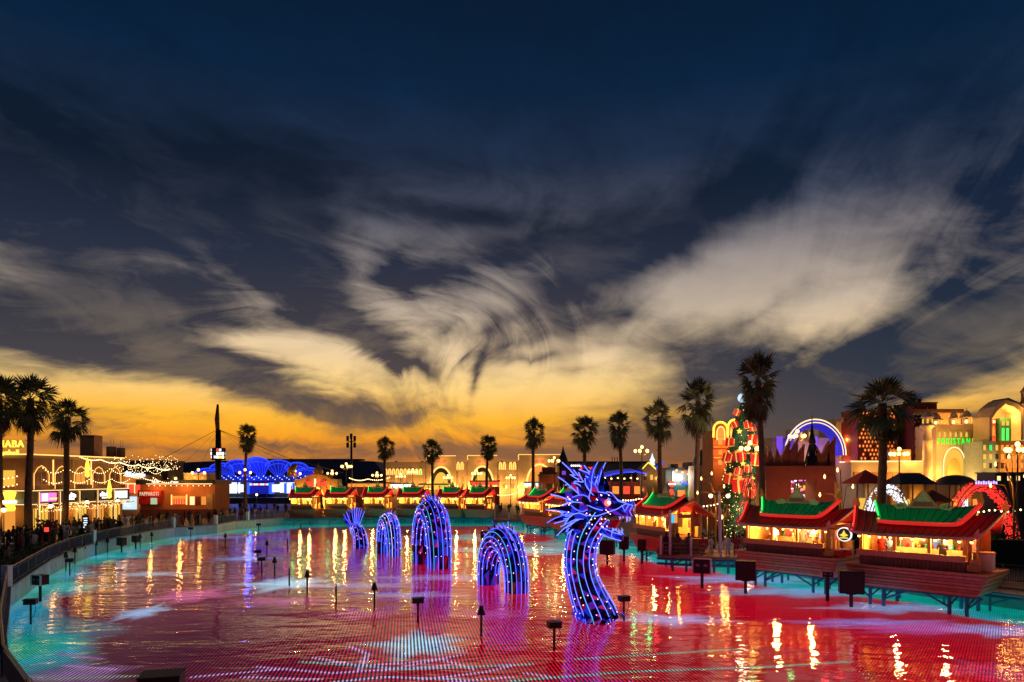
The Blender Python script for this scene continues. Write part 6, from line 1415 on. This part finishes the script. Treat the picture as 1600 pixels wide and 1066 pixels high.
for i, (x, y, lb) in enumerate(((-47.5, 63.5, 'square stone planter nearest the left railing'), (-50.5, 70, 'stone planter beside the restaurant palms'), (-52.5, 77, 'red counter box in the left crowd'))):
    t = thing('planter', lb, 'planter', (x, y, DECK), .3); MB().bb(-.8, .8, -.5, .5, 0, .8).build('box', M_redp if i == 2 else M_grey, t); MB().bb(-.85, .85, -.55, .55, .8, .88).build('rim', M_white, t)
t = thing('flower_planter', 'round flower planter with a red lantern by the palm trunks', 'planter', (-49.5, 72.5, DECK)); MB().lathe([(.2, 0), (.25, 1.0), (.6, 1.3), (.65, 1.7), (.5, 1.75)], 10).build('pot', M_dark, t); g = MB(); r = random.Random(2)
for k in range(160): p = Vector((r.gauss(0, .5), r.gauss(0, .5), 2.0+r.gauss(0, .3))); n = Vector((r.gauss(0, 1), r.gauss(0, 1), r.gauss(0, 1))).normalized(); a = n.orthogonal()*.1; b = n.cross(a); g.m = r.randrange(2); g.q([p-a, p+b, p+a, p-b])
stuff(g.build('blossoms', [pm('petal_magenta', (.3, .02, .12), .6), M_leaf], t)); MB().bb(.3, .6, -.7, -.4, 1.3, 1.75).build('lantern', M_winr, t)
t = thing('menu_board', 'dark menu board with white script by the left crowd', 'sign', (-50.0, 80, DECK), .9); MB().bb(-.35, .35, -.05, .05, 0, 2.6).build('panel', M_black, t)
for k in range(7): MB().bb(-.22+.06*(k % 2), .2, -.08, -.052, .6+k*.26, .74+k*.26).build('line_of_script', M_scr, t)
# ---------------------------------------------------------------- railings
M_rail = pm('rail_slate', (.06, .085, .12), .4, .3, .2); M_railt = pm('rail_top', (.22, .17, .15), .4, .3, .15)
def railing(label, pts, post_every=4.0, h=1.1, base=DECK+.12, wide=()):
    o = Vector((pts[0][0], pts[0][1], base)); t = thing('railing', label, 'railing', o); P = [Vector((x, y, base))-o for x, y in pts]
    MB().tube([p+Vector((0, 0, h)) for p in P], .05, 5).build('top_rail', M_railt, t); MB().tube([p+Vector((0, 0, .1)) for p in P], .03, 4).build('bottom_rail', M_rail, t); MB().tube([p+Vector((0, 0, h-.16)) for p in P], .025, 4).build('middle_rail', M_rail, t)
    b = MB(); acc = 0
    for p, q in zip(P[:-1], P[1:]):
        L = (q-p).length; n = int(L/.14)
        for k in range(n): c = p.lerp(q, (k+.5)/n); b.bar(c+Vector((0, 0, .1)), c+Vector((0, 0, h-.16)), .035)
        m = max(1, int(L/post_every))
        for k in range(m): c = p.lerp(q, k/m); MB().bb(c.x-.05, c.x+.05, c.y-.05, c.y+.05, 0, h+.02).build('post', M_rail, t)
    stuff(b.build('balusters', M_rail, t))
    for i in wide: c = P[i]; MB().bb(c.x-.22, c.x+.22, c.y-.22, c.y+.22, 0, h+.25).build('pier_post', M_white, t)
def offs(pts, d):
    out = []
    for i, (x, y) in enumerate(pts):
        (ax, ay), (bx, by) = pts[max(0, i-1)], pts[min(len(pts)-1, i+1)]; L = sqrt((bx-ax)**2+(by-ay)**2); out.append((x-(by-ay)/L*d, y+(bx-ax)/L*d))
    return out
railing('long curved dark railing along the left bank of the lagoon', offs(SHORE[0:13], .15), 3, 1.1, DECK+.12, (5, 9, 12))
railing('railing of the far left quay in front of the bakery kiosk', offs(SHORE[13:15], .15), 2.5, 1.1, DECK+.12, (0,)); railing('short railing right of the dark mast foot', offs([(-42.5, 110), (-39, 117), (-36, 118.2)], .15), 2.5, 1.1, DECK+.12, (0,))
railing('railing on the quay behind the near kiosks', offs([(24.5, 54.5), (29.2, 46.8), (35, 38)], 3.2), 2.5, 1.15, DECK+.01)
# ---------------------------------------------------------------- platform right of the dragon, quay walkway, pier
t = thing('viewing_platform', 'railed viewing platform on blue steel between two kiosks', 'platform', (17.2, 60, 0)); o = Vector((17.2, 60, 0))
poly = [(13.0, 61.0), (14.2, 60.2), (20.9, 58.1), (23.4, 60.4), (18.6, 66.4), (14.0, 66.5)]
def slab(pl, z0, z1): n = len(pl); return MB().add([(x-o.x, y-o.y, z0) for x, y in pl]+[(x-o.x, y-o.y, z1) for x, y in pl], [tuple(reversed(range(n))), tuple(range(n, 2*n))]+[(i, (i+1) % n, (i+1) % n+n, i+n) for i in range(n)])
slab(poly, .84, 1.03).build('deck', pm('deck_boards', (.20, .10, .08), .6, 0, .2, 3), t)
for z in (.7, .25):
    for a, b in zip(poly[:3], poly[1:4]): MB().bar((a[0]-o.x, a[1]-o.y+.15, z), (b[0]-o.x, b[1]-o.y+.15, z), .16).build('beam', M_steel, t)
for k in range(7): u = k/6; x = 14.2+6.7*u; y = 60.2-2.1*u; MB().bar((x-o.x, y-o.y+.15, -.5), (x-o.x, y-o.y+.15, .84), .16).build('leg', M_steel, t)
for k in range(6): u = k/6; x = 14.2+6.7*u; y = 60.2-2.1*u; MB().bar((x-o.x, y-o.y+.15, .2), (x+1-o.x, y-.3-o.y+.15, .75), .09).build('brace', M_steel, t)
PKW = pm('post_white', (.7, .66, .7), .4)
for k, (px, ht) in enumerate(((1037, 1.7), (1050, 4.0), (1079, 1.6), (1119, 4.2), (1163, 1.6))):
    u = (px-1037)/126; x = 13.3+7.4*u; y = 60.9-2.6*u; MB().bar((x-o.x, y-o.y+.1, 1.03), (x-o.x, y-o.y+.1, 1.03+ht), .15).build('post', PKW, t)
for z in (1.4, 1.75, 2.1): MB().tube([(13.3-o.x, 61-o.y, z), (14.3-o.x, 60.35-o.y, z), (20.8-o.x, 58.3-o.y, z)], .025, 4).build('rail', M_grey, t)
for k, (px, top) in enumerate(((1061, 790), (1083, 790), (1110, 790), (1136, 792))):
    d = 64; q = thing('cone_lantern', ('cone lantern above the left of the platform', 'cone lantern second from the left above the platform', 'cone lantern third from the left above the platform', 'cone lantern rightmost above the platform')[k], 'lantern', (PX(px, d), d, DECK), 0, 'cone lanterns over the platform'); z = PZ(805, d)-DECK
    MB().tube([(0, 1.0, 0), (0, 1.0, z+.4), (0, .6, z+1.0), (0, 0, z+.9), (0, 0, z+.6)], .04, 5).build('crook', PKW if k == 2 else M_gold, q); MB().lathe([(.42, 0), (.36, .12), (.12, .6), (.03, .95)], 8, (0, 0, z-.2)).build('shade', M_gold, q); lamp(q, (0, 0, z-.35), 70, WARM, .1)
t = thing('lamp_pole', 'tall white pole with cross lamps behind the platform railing', 'street lamp', (PX(1124, 63), 63, DECK)); MB().bar((0, 0, 0), (0, 0, PZ(768, 63)-DECK), .16).build('pole', PKW, t); MB().bar((-.9, 0, PZ(772, 63)-DECK), (.9, 0, PZ(772, 63)-DECK), .08).build('cross_arm', M_dark, t)
for x in (-.8, .8): link('globe', GLOBE2, t, (x, 0, PZ(775, 63)-DECK))
t = thing('menu_screen', 'small blue lit menu screen at the left of the platform', 'screen', (PX(1053, 62), 62, PZ(818, 62))); MB().bb(-.35, .35, 0, .12, 0, .85).build('frame', M_white, t); MB().bb(-.3, .05, -.03, -.003, .06, .79).build('panel', em('menu_blue', (.05, .5, .8), 1.2), t); MB().bb(.08, .3, -.03, -.003, .06, .79).build('panel', M_wino, t); MB().bar((0, .06, -3.2), (0, .06, -.01), .06).build('stand', M_dark, t)
def walkway(label, pts, w):
    oo = Vector((pts[0][0], pts[0][1], 0)); t = thing('quay_walkway', label, 'walkway', oo); inn = offs(pts, -w)
    for (a, b), (c, e) in zip(zip(pts[:-1], pts[1:]), zip(inn[:-1], inn[1:])):
        n = max(1, int(sqrt((b[0]-a[0])**2+(b[1]-a[1])**2)/2.6))
        m = MB().add([(a[0]-oo.x, a[1]-oo.y, .78), (b[0]-oo.x, b[1]-oo.y, .78), (e[0]-oo.x, e[1]-oo.y, .78), (c[0]-oo.x, c[1]-oo.y, .78), (a[0]-oo.x, a[1]-oo.y, .885), (b[0]-oo.x, b[1]-oo.y, .885), (e[0]-oo.x, e[1]-oo.y, .885), (c[0]-oo.x, c[1]-oo.y, .885)], [(0, 1, 2, 3), (4, 5, 6, 7), (3, 2, 6, 7), (0, 3, 7, 4), (1, 2, 6, 5)]); m.build('deck', M_steel, t)
        MB().bar((c[0]-oo.x, c[1]-oo.y, .6), (e[0]-oo.x, e[1]-oo.y, .6), .14).build('beam', M_steel, t)
        for k in range(n): u = (k+.5)/n; x, y = c[0]+(e[0]-c[0])*u-oo.x, c[1]+(e[1]-c[1])*u-oo.y; MB().bar((x, y, -.5), (x, y, .7), .13).build('leg', M_steel, t); MB().bar((x, y, .1), (x+(e[0]-c[0])/n*.45, y+(e[1]-c[1])/n*.45, .6), .07).build('brace', M_steel, t)
walkway('blue steel walkway on stilts under the kiosks behind the dragon', SHORE[18:24], 2.2); walkway('blue steel walkway on stilts along the far bank', SHORE[15:19], 1.8); walkway('blue steel walkway under the near kiosks', SHORE[24:28], 2.0)
t = thing('pier', 'small flat pier on the far bank beside the dragon loops', 'pier', (-.5, 114, 0)); MB().bb(-2.6, 2.6, -3, 4, .8, .95).build('deck', pm('pier_boards', (.22, .14, .13), .7), t)
for x in (-2.3, 0, 2.3): MB().bar((x, -2.8, -.5), (x, -2.8, .8), .15).build('leg', M_steel, t); MB().bar((x, -2.7, .95), (x, -2.7, 3.6 if x else 2.2), .1).build('pole', PKW, t)
MB().bar((-2.6, -3.05, .7), (2.6, -3.05, .7), .12).build('beam', M_steel, t)
# ---------------------------------------------------------------- fixtures standing in the water
M_fix = pm('fixture_black', (.015, .014, .016), .5, .2, .2)
def fixture(px, yh, kind, label, zc=.9):
    d = (H-zc)*F/(yh-HY); t = thing('water_light', label, 'water light', (PX(px, d), d, 0), 0, 'lights on posts in the lagoon')
    MB().bar((0, 0, -.4), (0, 0, zc-.12), .09).build('post', M_fix, t)
    if kind == 'head':
        MB().lathe([(.01, -.16), (.15, -.14), (.19, .02), (.13, .18), (.1, .34), (.01, .36)], 8, (0, 0, zc)).build('lamp_head', M_fix, t); MB().bar((-.2, 0, zc-.1), (.2, 0, zc-.1), .08).build('yoke', M_fix, t)
    elif kind == 'flat':
        MB().box((0, 0, zc), (.62, .42, .24), .3).build('lamp_head', M_fix, t); MB().box((0, 0, zc+.16), (.7, .5, .04), .3).build('visor', M_fix, t); MB().tube([(.2, 0, zc), (.3, 0, .5), (.12, 0, 0)], .015, 4).build('cable', M_fix, t)
    elif kind == 'stick': MB().bar((0, 0, zc-.12), (0, 0, zc+.1), .07).build('tip', M_fix, t)
FX = [(480, 899, 'head', 'slim light on a post left of the star pattern'), (585, 919, 'head', 'slim light on a post before the narrow hump'), (653, 939, 'flat', 'flat light on a post below the tallest hump'), (752, 957, 'head', 'slim light on a post below the nearest hump'), (866, 977, 'flat', 'flat light on a post left of the dragon neck'), (975, 936, 'flat', 'flat light on a post right of the dragon neck'), (525, 915, 'stick', 'thin bare rod standing in the middle of the lagoon'),
      (403, 862, 'flat', 'flat light on a post in the far left water, first of a cluster'), (409, 874, 'flat', 'flat light on a post in the far left water, nearest of a cluster'), (417, 850, 'head', 'slim light in the far water behind the cluster'), (429, 877, 'head', 'slim light right of the cluster in the far left water'), (449, 842, 'stick', 'thin rod in the water below the yellow gateway'), (452, 890, 'stick', 'thin rod in the water left of the slim light'), (352, 838, 'head', 'slim light in the water before the far left quay'),
      (48, 941, 'flat', 'flat light close to the left bank'), (103, 869, 'head', 'first tall light along the left wall'), (117, 861, 'head', 'second tall light along the left wall'), (131, 855, 'head', 'third tall light along the left wall'), (150, 850, 'head', 'fourth tall light along the left wall'), (168, 846, 'head', 'fifth tall light along the left wall'), (109, 876, 'flat', 'low flat light between the tall lights on the left wall'), (237, 836, 'head', 'tall light at the far end of the left wall'), (219, 839, 'head', 'tall light next to the far end of the left wall'),
      (298, 826, 'flat', 'flat light under the far left quay wall'), (404, 820, 'flat', 'flat light right of the mast foot'), (470, 818, 'stick', 'thin rod by the leftmost far kiosk')]
for a in FX: fixture(*a)
def speaker(px, yc, yw, w, label, kind='speaker', hh=None):
    d = H*F/(yw-HY); z = H-(yc-HY)/F*d; s_ = w*d/F; hh = (hh or w)*d/F; t = thing('speaker_box' if kind == 'speaker' else 'floodlight_box', label, 'speaker' if kind == 'speaker' else 'floodlight', (PX(px, d), d, 0), -.35, 'boxes on posts in the lagoon')
    MB().bar((0, 0, -.4), (0, 0, z-hh/2), .16).build('post', M_fix, t); MB().bb(-s_/2, s_/2, -s_*.35, s_*.35, z-hh/2, z+hh/2).build('cabinet', M_fix, t)
    if kind == 'speaker':
        MB().bb(-s_*.44, s_*.44, -s_*.35-.03, -s_*.35-.004, z-hh*.44, z+hh*.44).build('grille', pm('speaker_grille', (.03, .026, .028), .8, 0, .4, 30), t); MB().bb(-s_*.2, s_*.2, -.12, .12, z-hh/2-.1, z-hh/2-.004).build('bracket', M_fix, t)
    else:
        e = MB()
        for x in (-1, 1): e.bb(x*s_*.5-.05, x*s_*.5+.05, -s_*.4, -s_*.3, z-hh*.55, z+hh*.5)
        e.bb(-s_*.45+.01, s_*.45-.01, -s_*.4, -s_*.3, z+hh*.5, z+hh*.58); e.build('guard_frame', M_white, t)
        for x in (-.22, .22): MB().bb(s_*(x-.1), s_*(x+.1), -s_*.37, -s_*.351, z-.02, z+hh*.16).build('lens', M_grey, t)
speaker(1165, 891, 920, 30, 'black speaker box left of the second kiosk'); speaker(1330, 909, 940, 35, 'large black speaker box between the two near kiosks'); speaker(1097, 884, 912, 27, 'white-framed floodlight box before the railed platform', 'flood', 22); speaker(63, 906, 932, 20, 'floodlight box beside the curve of the left bank', 'flood', 15)
speaker(949, 855, 876, 22, 'speaker box left of a pair behind the dragon neck'); speaker(975, 848, 872, 14, 'narrow speaker box behind the dragon jaw', 'speaker', 20); speaker(1003, 852, 875, 12, 'narrow speaker box below the kiosk beside the platform', 'speaker', 18); speaker(758, 836, 846, 12, 'small dark box in the water by the pier'); speaker(190, 846, 858, 12, 'dark speaker box below the left railing'); speaker(212, 842, 853, 10, 'smaller dark speaker box below the left railing')
speaker(1293, 897, 931, 18, 'small pale box on a post under the second kiosk bow', 'flood', 8)
t = thing('equipment_case', 'black equipment case rising from the water at the bottom edge', 'case', (PX(253, 25), 25, 0), .25); MB().bb(-.68, .68, -.5, .5, .2, .75).build('body', M_fix, t); MB().bb(-.72, .72, -.54, .54, .753, .81).build('lid', M_dark, t)
for x in (-.7, .7): MB().bb(x-.025, x+.025, -.53, -.503, .25, .745).build('corner_guard', M_grey, t)
for x in (-.5, .5): MB().bar((x, 0, -.4), (x, 0, .2), .12).build('leg', M_fix, t)
